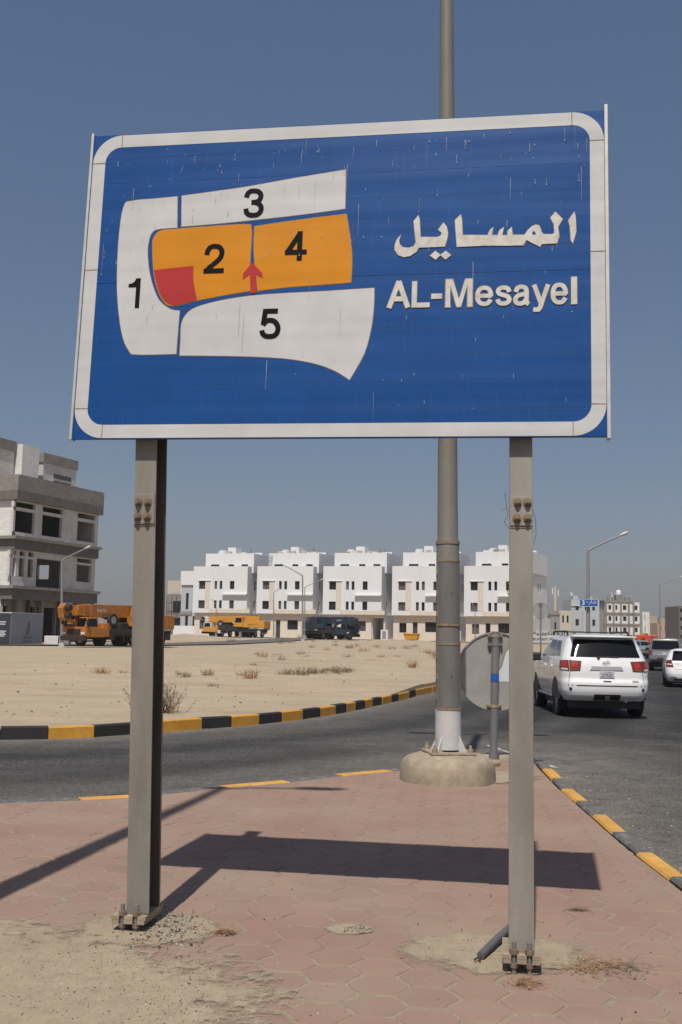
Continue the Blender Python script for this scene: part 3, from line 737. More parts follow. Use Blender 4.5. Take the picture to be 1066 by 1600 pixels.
# white border: straight strips and quarter bends, joints between them
bi = (0.007, SW - 0.006, 0.005, SH - 0.006); BW = 0.082; RO = 0.185
x0, x1, z0, z1 = bi
def strip(a, b, c, d): flat([Vector((a, 0, c)), Vector((b, 0, c)), Vector((b, 0, d)), Vector((a, 0, d))], 'border_strip', 'sign_white')
g_ = 0.002
strip(x0 + RO + g_, x1 - RO - g_, z0, z0 + BW); strip(x0 + RO + g_, x1 - RO - g_, z1 - BW, z1)
for xa in (x0, x1 - BW):
    mid = SH * 0.545 if xa == x0 else SH * .555
    strip(xa, xa + BW, z0 + RO + g_, mid - g_); strip(xa, xa + BW, mid + g_, z1 - RO - g_)
seams = MB()
for cx_, cz_, a0 in ((x0 + RO, z0 + RO, 180), (x1 - RO, z0 + RO, 270), (x1 - RO, z1 - RO, 0), (x0 + RO, z1 - RO, 90)):
    o_ = []; i_ = []
    for k in range(13):
        a = R(a0 + 90 * k / 12); o_.append(Vector((cx_ + RO * math.cos(a), 0, cz_ + RO * math.sin(a)))); i_.append(Vector((cx_ + (RO - BW) * math.cos(a), 0, cz_ + (RO - BW) * math.sin(a))))
    flat(o_ + i_[::-1], 'border_corner', 'sign_white')
    for p, q in ((o_[0], i_[0]), (o_[-1], i_[-1])):
        seams.box(min(p.x, q.x) - .0025, max(p.x, q.x) + .0025, -0.0028, -0.0016, min(p.z, q.z) - .0025, max(p.z, q.z) + .0025)
for xa, mz in ((x0, SH * .545), (x1 - BW, SH * .555)):
    seams.box(xa, xa + BW, -0.0028, -0.0016, mz - .0025, mz + .0025)
sgn(seams, 'border_seams', 'seam_rust', kind='stuff')
def zp(x, y): return sl(100 + x / 2.05, 160 + y / 2.05)
def smooth_poly(pts, corner=()):
    """Catmull-Rom through points, straight where index listed as corner"""
    out = []; n = len(pts)
    for i in range(n):
        p1, p2 = pts[i], pts[(i + 1) % n]
        p0 = pts[i - 1] if i not in corner else p1; p3 = pts[(i + 2) % n] if (i + 1) % n not in corner else p2
        for t in (0, .25, .5, .75):
            out.append(.5 * ((2 * p1) + (p2 - p0) * t + (2 * p0 - 5 * p1 + 4 * p2 - p3) * t * t + (3 * p1 - p0 - 3 * p2 + p3) * t ** 3))
    return out
ZONES = [
    ('sign_white', [(364, 302), (290, 309), (218, 316), (192, 334), (176, 440), (171, 600), (185, 735), (209, 796), (235, 808), (360, 806), (365, 740), (371, 668), (340, 662), (304, 632), (280, 570), (269, 500), (272, 445), (288, 412), (325, 404), (363, 402)], (0, 9, 11, 19)),
    ('sign_white', [(378, 300), (480, 286), (590, 270), (740, 243), (903, 216), (902, 280), (901, 341), (760, 360), (600, 378), (480, 390), (377, 398)], (0, 4, 6, 10)),
    ('sign_orange', [(284, 462), (290, 430), (312, 411), (350, 407), (460, 398), (585, 391), (600, 402), (601, 440), (597, 500), (596, 560), (598, 604), (520, 617), (430, 634), (347, 652), (316, 632), (297, 588), (288, 540)], (10,)),
    ('sign_orange', [(611, 398), (680, 387), (790, 372), (905, 358), (915, 420), (923, 500), (919, 577), (830, 584), (720, 592), (621, 604), (616, 555), (610, 500), (609, 450)], (0, 3, 6, 9)),
    ('sign_white', [(371, 811), (374, 760), (376, 715), (386, 688), (408, 665), (450, 648), (530, 630), (640, 616), (820, 606), (994, 595), (993, 650), (984, 725), (962, 805), (915, 889), (868, 860), (800, 836), (700, 820), (550, 813)], (0, 9, 13)),
]
for mt, pts, cr in ZONES:
    P = smooth_poly([zp(*p) for p in pts], cr)
    z_ = flat(P, 'map_zone', mt, -0.0022, 0.0022)
    e_ = MB().prism([Vector((p.x, -0.0010, p.z)) for p in offset_poly(P, 0.0035)], FN, 0.001).build('edge_line', 'seam_rust', z_)
flat(smooth_poly([zp(*p) for p in [(288, 538), (350, 531), (415, 524), (416, 575), (427, 633), (385, 644), (347, 650), (317, 630), (299, 588)]], (0, 2, 4)), 'map_zone', 'sign_red', -0.0034, 0.0012)
flat([zp(*p) for p in [(598, 613), (618, 611), (616, 552), (637, 563), (636, 548), (604, 513), (574, 549), (574, 567), (597, 550)]], 'arrow', 'sign_red', -0.0046, 0.0012)
GL = {'1': [(1, 1), (1, 0), (.64, 0), (.64, .70), (0, .70), (0, .81), (.30, .835), (.50, .90), (.62, 1)],
      'M': [(0, 0), (0, 1), (.26, 1), (.502, .27), (.74, 1), (1, 1), (1, 0), (.825, 0), (.825, .80), (.575, 0), (.425, 0), (.175, .80), (.175, 0)]}
# plain grotesque letters as centre lines; (points, smooth, extend ends)
STROKES = {
 '2': [([(0.0, .66), (.07, .85), (.26, .98), (.5, 1), (.76, .97), (.95, .84), (.98, .70), (.89, .52), (.64, .355), (.34, .21), (.12, .08), (.05, -.02)], 1, 0), ([(0, 0), (1, 0)], 0, 1)],
 '3': [([(0.0, .74), (.09, .91), (.28, .99), (.5, 1), (.74, .97), (.92, .86), (.93, .71), (.80, .58), (.55, .535), (.34, .53)], 1, 0), ([(.34, .53), (.60, .52), (.87, .44), (1, .29), (.95, .13), (.76, .02), (.5, 0), (.25, .02), (.06, .12), (0, .28)], 1, 0)],
 '4': [([(.72, 0), (.72, 1)], 0, 1), ([(.70, 1.0), (.01, .27)], 0, 0), ([(0, .25), (1, .25)], 0, 1)],
 '5': [([(.95, 1), (.17, 1), (.07, .46)], 0, 0), ([(.05, .45), (.24, .60), (.5, .64), (.78, .58), (.96, .42), (1, .29), (.93, .12), (.75, .02), (.5, 0), (.25, .02), (.06, .12), (0, .25)], 1, 0)],
 'A': [([(0.02, 0), (.46, 1)], 0, 1), ([(.98, 0), (.54, 1)], 0, 1), ([(.2, .30), (.8, .30)], 0, 0)],
 'L': [([(0, 1), (0, 0), (1, 0)], 0, 1)], '-': [([(0, .5), (1, .5)], 0, 1)], 'l': [([(.5, 1), (.5, 0)], 0, 1)],
 'e': [([(.0, .5), (1.06, .5)], 0, 0), ([(1, .46), (.97, .72), (.80, .93), (.5, 1), (.2, .93), (.03, .72), (0, .5), (.03, .27), (.2, .07), (.5, 0), (.78, .05), (.99, .25)], 1, 0)],
 's': [([(.97, .72), (.84, .93), (.5, 1), (.17, .94), (.04, .78), (.15, .62), (.5, .53), (.86, .42), (.98, .24), (.85, .07), (.5, 0), (.15, .06), (0, .27)], 1, 0)],
 'a': [([(.03, .70), (.16, .93), (.46, 1), (.74, .93), (.84, .74), (.84, .22), (.87, .05), (1.02, -.03)], 1, 0), ([(.84, .58), (.6, .55), (.2, .47), (.0, .26), (.10, .05), (.38, 0), (.68, .08), (.84, .3)], 1, 0)],
 'y': [([(0, 1), (.5, .26)], 0, 1), ([(1, 1), (.56, .32), (.44, .10), (.30, .0), (.06, .0)], 0, 1)],
}
def ribbon(mb, pts, t, y):
    n = len(pts); L_ = []; R_ = []
    for i, p in enumerate(pts):
        a = pts[max(0, i - 1)]; b = pts[min(n - 1, i + 1)]
        d1 = (p - a) if i else (b - p); d2 = (b - p) if i < n - 1 else d1
        d1 = d1.normalized(); d2 = d2.normalized(); m_ = Vector((-(d1.z + d2.z), 0, d1.x + d2.x)); m_ = m_.normalized() if m_.length > 1e-6 else Vector((-d1.z, 0, d1.x))
        k = t / 2 / max(.45, m_.dot(Vector((-d1.z, 0, d1.x))))
        L_.append(Vector((p.x, y, p.z)) + m_ * k); R_.append(Vector((p.x, y, p.z)) - m_ * k)
    mb.grid([L_, R_])
def stroke_glyph(name, ch, a, w, h, t, mat, par, y, grow=0.0):
    mb = MB()
    if ch == '-': t = h
    hx, hz = t / 2, t / 2
    if ch == 'l': t = w; hx = w / 2
    for q, (pts, sm, ext) in enumerate(STROKES[ch]):
        P = [Vector((a.x + hx + u * (w - 2 * hx), 0, a.z + hz + v * (h - 2 * hz))) for u, v in pts]
        if sm:
            P0 = P; P = []
            for i in range(len(P0) - 1):
                p1, p2 = P0[i], P0[i + 1]; p0 = P0[i - 1] if i else p1; p3 = P0[i + 2] if i + 2 < len(P0) else p2
                for tt in (0, .2, .4, .6, .8): P.append(.5 * ((2 * p1) + (p2 - p0) * tt + (2 * p0 - 5 * p1 + 4 * p2 - p3) * tt * tt + (3 * p1 - p0 - 3 * p2 + p3) * tt ** 3))
            P.append(P0[-1])
        e = (t / 2 if ext else 0) + grow
        d0 = (P[0] - P[1]).normalized(); d1 = (P[-1] - P[-2]).normalized(); P[0] = P[0] + d0 * e; P[-1] = P[-1] + d1 * e
        ribbon(mb, P, t + 2 * grow, y - .00015 * q)
    o = mb.build(name, mat, par)
    return o
def char_at(name, ch, px, mat, off, back=None):
    a = sl(px[0], px[3]); b = sl(px[2], px[1]); c = sl(px[2], px[3]); 
    w = (c - a).length; h = (b - c).length
    if ch in GL:
        P = [Vector((a.x + x * w, 0, a.z + z * h)) for x, z in GL[ch]]
        o = flat(P, name, mat, -0.0042, 0.0004)
        if back: MB().prism([Vector((p.x, -0.0034, p.z)) for p in offset_poly(P, 0.0045)], FN, 0.0004).build('edge_line', back, o)
        return o
    if ch in STROKES:
        t_ = h * (.165 if not back else .2) if ch not in 'esay' else .0245
        if back and ch in 'AL': t_ = .0285
        o = stroke_glyph(name, ch, a, w, h, t_, mat, sign, -0.0044); o.matrix_basis = SINV
        if back: stroke_glyph('edge_line', ch, a, w, h, t_, back, o, -0.0036, .0024)
        return o
    o = text_on(name, mat, sign, ch, (a.x, -0.0042, a.z), (1, 0, 0), (0, 0, 1), w, h, off); o.matrix_basis = SINV
    if back:
        e = 0.0022
        text_on('edge_line', back, o, ch, (a.x - e, -0.0036, a.z - e), (1, 0, 0), (0, 0, 1), w + 2 * e, h + 2 * e, off + 0.006)
    return o
for ch, bb in {'1': (203, 565, 241, 660), '2': (447, 455, 512, 549), '3': (574, 278, 639, 371), '4': (707, 415, 777, 509), '5': (625, 662, 693, 759)}.items():
    char_at('numeral', ch, (100 + bb[0] / 2.05, 160 + bb[1] / 2.05, 100 + bb[2] / 2.05, 160 + bb[3] / 2.05), 'sign_black', 0.018)
for ch, bb in [('A', (48, 420, 163, 555)), ('L', (173, 420, 262, 552)), ('-', (272, 483, 325, 508)), ('M', (343, 410, 478, 550)), ('e', (494, 443, 582, 545)), ('s', (595, 442, 677, 543)), ('a', (685, 438, 773, 543)), ('y', (783, 437, 868, 573)), ('e', (875, 428, 960, 537)), ('l', (978, 397, 1007, 535))]:
    char_at('letter', ch, (590 + bb[0] / 3.23, 310 + bb[1] / 3.23, 590 + bb[2] / 3.23, 310 + bb[3] / 3.23), 'letter_white', 0.021 if ch in 'AL-l' else 0.016, 'letter_edge')
def ap(x, y): return sl(590 + x / 3.23, 310 + y / 3.23)
ARAB = [
    ([(963, 112), (993, 68), (999, 90), (1003, 168), (986, 229), (976, 214), (971, 145)], ()),
    ([(897, 68), (935, 106), (911, 145), (917, 194), (906, 228), (828, 232), (820, 246), (795, 233), (772, 222), (752, 210), (737, 238), (640, 240), (565, 239), (560, 242), (552, 239), (401, 246), (396, 180), (391, 112), (420, 83), (426, 108), (430, 186), (556, 187), (566, 162), (584, 146), (577, 187), (606, 187), (616, 162), (638, 146), (629, 187), (656, 187), (657, 165), (677, 146), (682, 185), (742, 185), (760, 160), (778, 143), (797, 134), (815, 137), (824, 155), (828, 172), (840, 182), (882, 182), (893, 174), (890, 132), (872, 100)], ()),
    ([(333, 124), (349, 143), (356, 175), (352, 205), (340, 245), (275, 247), (209, 250), (196, 272), (165, 292), (132, 298), (104, 287), (87, 262), (88, 235), (100, 206), (121, 183), (109, 212), (112, 233), (128, 248), (158, 251), (184, 242), (194, 222), (188, 170), (183, 116), (207, 87), (213, 108), (217, 196), (302, 197), (318, 190), (325, 176), (306, 160)], ()),
    ([(265, 290), (292, 267), (320, 287), (293, 311)], ()),
    ([(317, 287), (345, 266), (372, 288), (343, 311)], ()),
]
for i, (pts, _) in enumerate(ARAB):
    P = [ap(*p) for p in pts]
    o = flat(P, 'arabic_letter', 'letter_white', -0.0042 - .0002 * i, 0.001)
    MB().prism([Vector((p.x, -0.0022 - .0002 * i, p.z)) for p in offset_poly(P, 0.0025)], FN, 0.001).build('edge_line', 'letter_edge', o)
h_ = [ap(*p) for p in [(779, 178), (785, 168), (792, 167), (799, 178), (797, 184), (786, 184)]]
flat(h_, 'letter_eye', 'sign_blue', -0.0056, 0.0008)
dr = MB(); rd = random.Random(5)
for k in range(210):
    big = rd.random() < 0.25
    x = rd.uniform(0.1, SW - 0.1); z = SH - 0.1 - abs(rd.gauss(0, .35)) if rd.random() < .55 else rd.uniform(0.15, SH - .15)
    if not 0.12 < z < SH - .08: continue
    w = rd.uniform(.0004, .0015); ln = .004 + .05 * rd.random() ** 2 * (4.5 if big else 1)
    dr.add([Vector((x - w, -0.0064, z)), Vector((x + w, -0.0064, z)), Vector((x + w * .4, -0.0064, z - ln)), Vector((x - w * .4, -0.0064, z - ln))], [(3, 2, 1, 0)])
    if rd.random() < .25:
        pts = [Vector((x + rd.uniform(.5, 1.4) * .0028 * math.cos(a), -0.0066, z - ln + rd.uniform(.5, 1.4) * .0045 * math.sin(a))) for a in [i * 1.047 for i in range(6)]]
        dr.add(pts, [(0, 1, 2, 3, 4, 5)])
sgn(dr, 'drip_marks', 'drip', kind='stuff')

def h_beam(mb, a, b, w, d, tf=0.014, tw=0.012):
    """H section from a to b; front flange centre is a->b, web runs back along SYh"""
    X = SX.copy(); ax = (b - a).normalized(); Y = SY.copy(); Y = (Y - ax * Y.dot(ax)).normalized(); X = (X - ax * X.dot(ax)).normalized()
    for (xa, xb, ya, yb) in ((-w / 2, w / 2, 0, tf), (-tw / 2, tw / 2, tf, d - tf), (-w / 2, w / 2, d - tf, d)):
        q = lambda e: [e + X * xa + Y * ya, e + X * xb + Y * ya, e + X * xb + Y * yb, e + X * xa + Y * yb]
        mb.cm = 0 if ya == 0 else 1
        mb.hexa(q(a), q(b))
    return X, Y, ax
def hexbolt(mb, c, n, r, L, X=None):
    mb.tube([c, c + n * L], r, 6)
def make_post(pbot, ptop, pl_px, bolts, splice_y, w, d, plate_ext):
    zb = 0.095
    a = gnd(*pbot, zb); b = on_plane(*ptop, SO + SY * 0.075, SY)
    ax = (b - a).normalized(); top = a + ax * ((SO.z + SH - 0.02 - a.z) / ax.z)
    sloc = Vector(sign.location)
    po = MB(); X, Y, ax = h_beam(po, a - sloc, top - sloc, w, d)
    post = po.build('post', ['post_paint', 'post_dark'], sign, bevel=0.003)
    a = a - sloc
    pc = lambda x, y, dy: on_plane(x, y, a + sloc - Y * dy, Y) - sloc
    # splice
    s0 = pc(pbot[0] * .3 + ptop[0] * .7, splice_y[0], 0); s1 = pc(pbot[0] * .3 + ptop[0] * .7, splice_y[1], 0)
    za, zc = s1.z, s0.z
    cpos = lambda z: a + ax * ((z - a.z) / ax.z)
    q = lambda e, ya, yb, hw: [e + X * -hw + Y * ya, e + X * hw + Y * ya, e + X * hw + Y * yb, e + X * -hw + Y * yb]
    MB().hexa(q(cpos(za), -0.011, -0.001, w / 2 - .003), q(cpos(zc), -0.011, -0.001, w / 2 - .003)).build('splice_plate', 'post_paint', post, bevel=0.002)
    MB().hexa(q(cpos(za - .012), -0.004, -0.0005, w / 2 - .002), q(cpos(za - .001), -0.004, -0.0005, w / 2 - .002)).build('splice_edge', 'rust_frame', post)
    for bp in bolts:
        c = pc(*bp, 0.011); m_ = MB()
        m_.tube([c, c - Y * 0.005], 0.026, 16); m_.tube([c - Y * 0.005, c - Y * 0.022], 0.019, 6); m_.tube([c - Y * .022, c - Y * .034], .011, 10)
        m_.build('bolt', 'bolt_rust', post, smooth=40)
    # base: two plates with a slotted front, studs and nuts, gap over the footing
    ex, f0, f1 = plate_ext
    for k, (zz0, zz1, o_) in enumerate(((0.075, 0.094, 0.0), (0.052, 0.0735, 0.006))):
        m_ = MB(); e = Vector((a.x, a.y, 0)) - X * X.z
        Xh = Vector((X.x, X.y, 0)).normalized(); Yh = Vector((Y.x, Y.y, 0)).normalized()
        hw = w / 2 + ex - o_
        P = lambda x, y, z: e + Xh * x + Yh * y + Vector((0, 0, z))
        sx = w * .30; sw = .014; sd = .045
        outl = [(-hw, f0), (-sx - sw, f0), (-sx - sw, f0 + sd), (-sx + sw, f0 + sd), (-sx + sw, f0), (sx - sw, f0), (sx - sw, f0 + sd), (sx + sw, f0 + sd), (sx + sw, f0), (hw, f0), (hw, f1), (-hw, f1)]
        m_.prism([P(x, y, zz1) for x, y in outl], (0, 0, 1), zz1 - zz0)
        m_.build('base_plate', 'plate_paint', post, bevel=0.002)
    for x in (-w * .30, w * .30):
        for y in (f0 + .022, f1 - .03):
            m_ = MB(); m_.tube([P(x, y, -0.02), P(x, y, 0.155)], 0.0125, 10); m_.build('anchor_stud', 'galv', post, smooth=40)
            MB().tube([P(x, y, 0.095), P(x, y, 0.118)], 0.024, 6).build('nut', 'bolt_rust', post); MB().tube([P(x, y, 0.030), P(x, y, 0.050)], 0.023, 6).build('nut', 'bolt_rust', post)
    return post
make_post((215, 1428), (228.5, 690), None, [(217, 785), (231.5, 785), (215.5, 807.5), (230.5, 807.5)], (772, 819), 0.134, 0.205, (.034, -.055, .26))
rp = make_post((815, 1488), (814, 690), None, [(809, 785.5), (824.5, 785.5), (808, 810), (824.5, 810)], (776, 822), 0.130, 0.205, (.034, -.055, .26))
# dark footings under the base plates
for (px, py) in ((217, 1441), (815, 1500)):
    pass

# tie wire twisted round the right post
wm = MB(); rd = random.Random(3); wp = []
for (x, y, dy) in [(789, 770, .02), (793, 800, .03), (806, 793, .035), (826, 788, .03), (834, 786, .0)]: wp.append(on_plane(x, y, SO + SY * (.075 - dy), SY))
wm.tube(wp, 0.0018, 5)
wm.tube([on_plane(x, y, SO + SY * (.06), SY) for x, y in [(784, 797), (792, 794), (794, 806), (788, 815), (795, 825)]], 0.0015, 5)
wm.tube([on_plane(x, y, SO + SY * (.055), SY) for x, y in [(832, 795), (837, 812), (838, 835), (834, 850), (818, 852), (806, 860), (799, 872)]], 0.0015, 5)
w_ = wm.build('tie_wire', 'wire', None); tag(w_, 'thin loose tie wire twisted around a sign post splice above the broken conduit', 'wire')
# dried leaves caught on the post
lf = MB(); rd = random.Random(9)
for k in range(26):
    c = on_plane(797 + rd.gauss(0, 1.5), 905 + rd.random() * 30, SO + SY * (.06), SY)
    a = Vector((rd.gauss(0, 1), rd.gauss(0, 1), rd.gauss(0, 1))).normalized() * rd.uniform(.008, .02); b = a.orthogonal().normalized() * .006
    lf.add([c - a, c + b, c + a, c - b], [(0, 1, 2, 3)])
tag(lf.build('dry_weed', 'dry_stem', None), 'small hanging bunch of dried leaves stuck to the side of a sign post', 'weed')
# broken conduit on the pavers by the right post
cm = MB(); c0 = gnd(751, 1493, .03); c1 = gnd(799, 1448, .045)
cm.tube([c0, c0.lerp(c1, .5) + Vector((0, 0, .006)), c1], 0.021, 12)
ct = cm.build('conduit_pipe', 'conduit', None, smooth=50); tag(ct, 'short broken grey plastic conduit lying against the foot of the sign post', 'pipe')
cc = MB()
for k in range(4):
    d_ = (c0 - c1).normalized(); s_ = Vector((random.uniform(-.3, .3), random.uniform(-.2, .2), random.uniform(-.25, .05)))
    cc.tube([c0 - d_ * .03, c0 + (d_ + s_ * .5) * .035, c0 + (d_ + s_) * .055], 0.0045, 6)
cc.build('cable_end', 'wire', ct)

# ------------------------------------------------------------------ tall twin lamp on its concrete plinth
def cyl_patch(mb, rad, a0, a1, z0, z1, off, th, n=10, tilt=None):
    ax = lambda z: Vector((tilt.x * z, tilt.y * z, z)) if tilt else Vector((0, 0, z))
    rf = rad if callable(rad) else (lambda z: rad)
    Po = []; 
    for z in (z0, z1):
        for rr in (off + th, off):
            Po.append([ax(z) + Vector(((rf(z) + rr) * math.cos(lerp(a0, a1, k / n)), (rf(z) + rr) * math.sin(lerp(a0, a1, k / n)), 0)) for k in range(n + 1)])
    A, B, C, D = Po   # z0 outer, z0 inner, z1 outer, z1 inner
    mb.grid([B, A, C, D, B])
    m_ = [Po[0][0], Po[1][0], Po[3][0], Po[2][0]]; mb.add(m_, [(0, 1, 2, 3)])
    m_ = [Po[0][n], Po[2][n], Po[3][n], Po[1][n]]; mb.add(m_, [(0, 1, 2, 3)])
def tall_lamp(label, loc, tiltx, detail):
    t = thing('tall_street_lamp', label, 'street lamp', loc)
    H = 13.0; tl = Vector((tiltx, 0, 0))
    m_ = MB()
    prof = [(0.56, -0.16), (0.565, 0.05), (0.56, 0.17), (0.53, 0.24), (0.47, 0.285), (0.40, 0.31), (0.0, 0.325)]
    m_.lathe(prof, 40)
    for i, v in enumerate(m_.v):
        v = Vector(v); n = noise.fractal(v * 3.0, 1, 2, 4) * .022; r = math.hypot(v.x, v.y)
        if r > .01: m_.v[i] = (v.x * (1 + n / r), v.y * (1 + n / r), v.z + n * .5 * (1 if v.z > .2 else 0))
    m_.build('concrete_plinth', 'plinth', t, smooth=50)
    rs = lambda z: lerp(0.142, 0.066, z / H)
    ax = lambda z: Vector((tiltx * z, 0, z))
    sh = MB(); zs = [0.36, 1.0, 2.0, 2.82, 2.86, 4, 6, 9, 12, H]
    rr = [rs(z) + (0.012 if z < 2.83 else 0) for z in zs]
    sh.tube([ax(z) for z in zs], rr, 28); sh.build('shaft', 'lamp_shaft', t, smooth=50)
    FA = R(-90)
    rlow = lambda z: rs(z) + 0.012
    w0 = MB(); w0.tube([ax(0.362), ax(0.83)], [rlow(.36) + .004, rlow(.83) + .004], 28); w0.build('painted_foot', 'white_paint', t, smooth=50)
    pl = MB(); pl.box(-.27, .27, -.27, .27, 0.318, 0.342, Matrix.Rotation(R(8), 4, 'Z')); pl.build('base_plate', 'plate_paint', t, bevel=.003)
    for k in range(4):
        a = R(45 + 8 + 90 * k); p = Vector((math.cos(a) * .30, math.sin(a) * .30, 0))
        n_ = MB(); n_.tube([p + Vector((0, 0, .342)), p + Vector((0, 0, .385))], .034, 6); n_.tube([p + Vector((0, 0, .385)), p + Vector((0, 0, .425))], .018, 10)
        n_.build('anchor_nut', 'plate_paint', t)
        d = Vector((math.cos(a), math.sin(a), 0)); s_ = Vector((-d.y, d.x, 0)) * .007
        gz = MB().prism([d * .13 + s_ + Vector((0, 0, .343)), d * .25 + s_ + Vector((0, 0, .343)), d * .13 + s_ + Vector((0, 0, .56))], s_.normalized(), .014)
        gz.build('gusset', 'white_paint', t)
    for (z0, z1) in ((0.865, 1.80), (2.02, 2.74)) if not detail else detail:
        fr = MB()
        a0, a1 = FA - R(62), FA + R(72)
        for za, zb in ((z0, z0 + .03), (z1 - .03, z1)): cyl_patch(fr, rlow, a0, a1, za, zb, 0.0005, .009, 14, tl)
        cyl_patch(fr, rlow, a1 - R(13), a1, z0, z1, 0.0015, .006, 4, tl); cyl_patch(fr, rlow, a0, a0 + R(6), z0, z1, 0.0015, .006, 4, tl)
        f_ = fr.build('door_frame', 'rust_frame', t, smooth=30)
        dd = MB(); cyl_patch(dd, rlow, a0 + R(6), a1 - R(14), z0 + .033, z1 - .033, 0.001, .004, 14, tl); d_ = dd.build('access_door', 'lamp_door', t, smooth=30)
        lk = MB(); p = ax((z0 + z1) / 2) + Vector((.03, -rlow(1) - .004, 0)); lk.tube([p, p + Vector((0, -.006, 0))], .007, 10); lk.build('lock', 'wire', d_)
        for zz in (z0 + .15, (z0 + z1) / 2, z1 - .15):
            h_ = MB(); h_.box(-.012, .012, -.012, .012, -.03, .03, Matrix.Translation(ax(zz) + Vector((-rlow(zz) * .93, -rlow(zz) * .45, 0)))); h_.build('hinge', 'rust_frame', d_)
    st = MB(); st.tube([ax(2.80), ax(2.835)], [rlow(2.8) + .008] * 2, 28); st.build('strap', 'rust_frame', t, smooth=40)
    nb = MB(); cyl_patch(nb, rlow, FA - R(14), FA + R(12), 1.87, 1.94, .001, .003, 5, tl); nb.build('number_plate', 'white_paint', t)
    top = ax(H)
    for s in (-1, 1):
        ar = MB(); ar.tube([top + Vector((0, 0, -.15)), top + Vector((s * .25, 0, .02)), top + Vector((s * .8, 0, .12))], [.045, .04, .035], 10); ar.build('arm', 'lamp_shaft', t, smooth=40)
        hd = MB(); c = top + Vector((s * 1.05, 0, .13))
        hd.lathe([(0.02, -.30), (.10, -.26), (.14, 0.0), (.10, .24), (.02, .30)], 12, Matrix.Translation(c) @ Matrix.Rotation(R(90), 4, 'Y') @ Matrix.Diagonal((.55, 1, 1, 1)))
        hd.build('lamp_head', 'lamp_far', t, smooth=50)
    return t
LP = Vector((1.33, 12.78, 0)); LF = 12.6
lz = lambda y: at_depth(697, y, LF).z
tp = at_depth(698, 0, 12.78); tiltx = (tp.x - LP.x) / tp.z
tall_lamp('tall grey street lamp with two access doors on a round concrete plinth', LP, tiltx, ((lz(1110), lz(1004)), (lz(978), lz(873))))
EL_ = gnd(348, 1231); EP = EL_ + Vector((-.111, -.563, 0)) * 13.0
tall_lamp('tall twin arm street lamp standing on the pavers whose shadow crosses the island', Vector((EP.x, EP.y, 0)), 0.0, None)

# ------------------------------------------------------------------ round signs seen from behind
def round_sign(label, base, cz, rad, lean, sticker):
    t = thing('round_sign', label, 'road sign', base)
    ax = lambda z: Vector((lean * z, 0, z))
    top = cz + rad + .01
    p = MB(); p.tube([ax(0 if not sticker else -.02), ax(top)], .052, 16); p.tube([ax(0), ax(.16)], .062, 16); p.build('pole', 'galv', t, smooth=50)
    c = ax(cz) + Vector((.02, .075, 0)); Md = Matrix.Translation(c) @ Matrix.Rotation(R(90), 4, 'X')
    d = MB(); d.lathe([(0, .0), (rad - .012, 0), (rad, .004), (rad, .018), (rad - .012, .022), (0, .022)], 64, Md @ Matrix.Translation((0, 0, -.011))); dd = d.build('disc', 'disc_grey', t, smooth=40)
    rim = MB(); rim.lathe([(rad - .013, .012), (rad - .013, .03), (rad + .004, .03), (rad + .004, -.012), (rad - .001, -.012)], 64, Md); rim.build('rim', 'disc_grey', dd, smooth=40)
    for zz in (cz + rad - .05, cz + rad * .68, cz - rad + .06):
        b = MB(); cc = ax(zz); b.box(-.10, .10, .02, .062, -.022, .022, Matrix.Translation(cc)); b.tube([cc + Vector((0, 0, -.02)), cc + Vector((0, 0, .02))], .058, 16)
        b.build('bracket', 'galv' if zz < cz + rad * .8 and zz > cz else 'plate_paint', t, bevel=.002)
        for s in (-1, 1):
            h = MB(); q = cc + Vector((s * .08, .018, 0)); h.tube([q, q + Vector((0, -.02, 0))], .014, 6); h.build('bolt', 'bolt_rust', t)
    if sticker:
        tb = MB(); tb.tube([ax(cz - .14), ax(cz - .03)], .0545, 16); tb.build('tape_band', 'tape_blue', t, smooth=50)
        mpx = 1650 / 14.6
        pts = [Vector((x / mpx / 3.553, .0, z / mpx / 3.553)) for x, z in [(25, -55), (25, 0), (42, 25), (55, 75), (62, 100), (85, 128), (200, 128), (205, -55)]]
        st = MB().prism([c + Vector((p.x - .02, -.0155, p.z)) for p in pts], (0, -1, 0), .002); st.build('torn_sheet', 'sticker_white', dd)
        st = MB().prism([c + Vector((p.x - .032, -.0135, p.z + (.01 if p.z > 0 else 0))) for p in pts[:6]] + [c + Vector((.1, -.0135, 0))], (0, -1, 0), .001); st.build('torn_edge', 'rust_frame', dd)
    return t
rb = gnd(771, 1196)
rc = at_depth(776, 1049, rb.y)
round_sign('round grey back of a road sign with blue tape and a torn white sheet', rb, rc.z, 0.52, (at_depth(774.5, 992, rb.y).x - rb.x) / at_depth(774.5, 992, rb.y).z, True)
r2 = at_depth(845, 1030, 69.0); r2.z = terrain(r2.x - .6, r2.y) ; r2.x -= 0.0
c2 = at_depth(845.5, 954.5, 69.0)
rr2 = round_sign('distant small round sign back on a plain pole before the white lettered hoarding', (r2.x, r2.y, 0.0), c2.z, 0.53, 0, False)

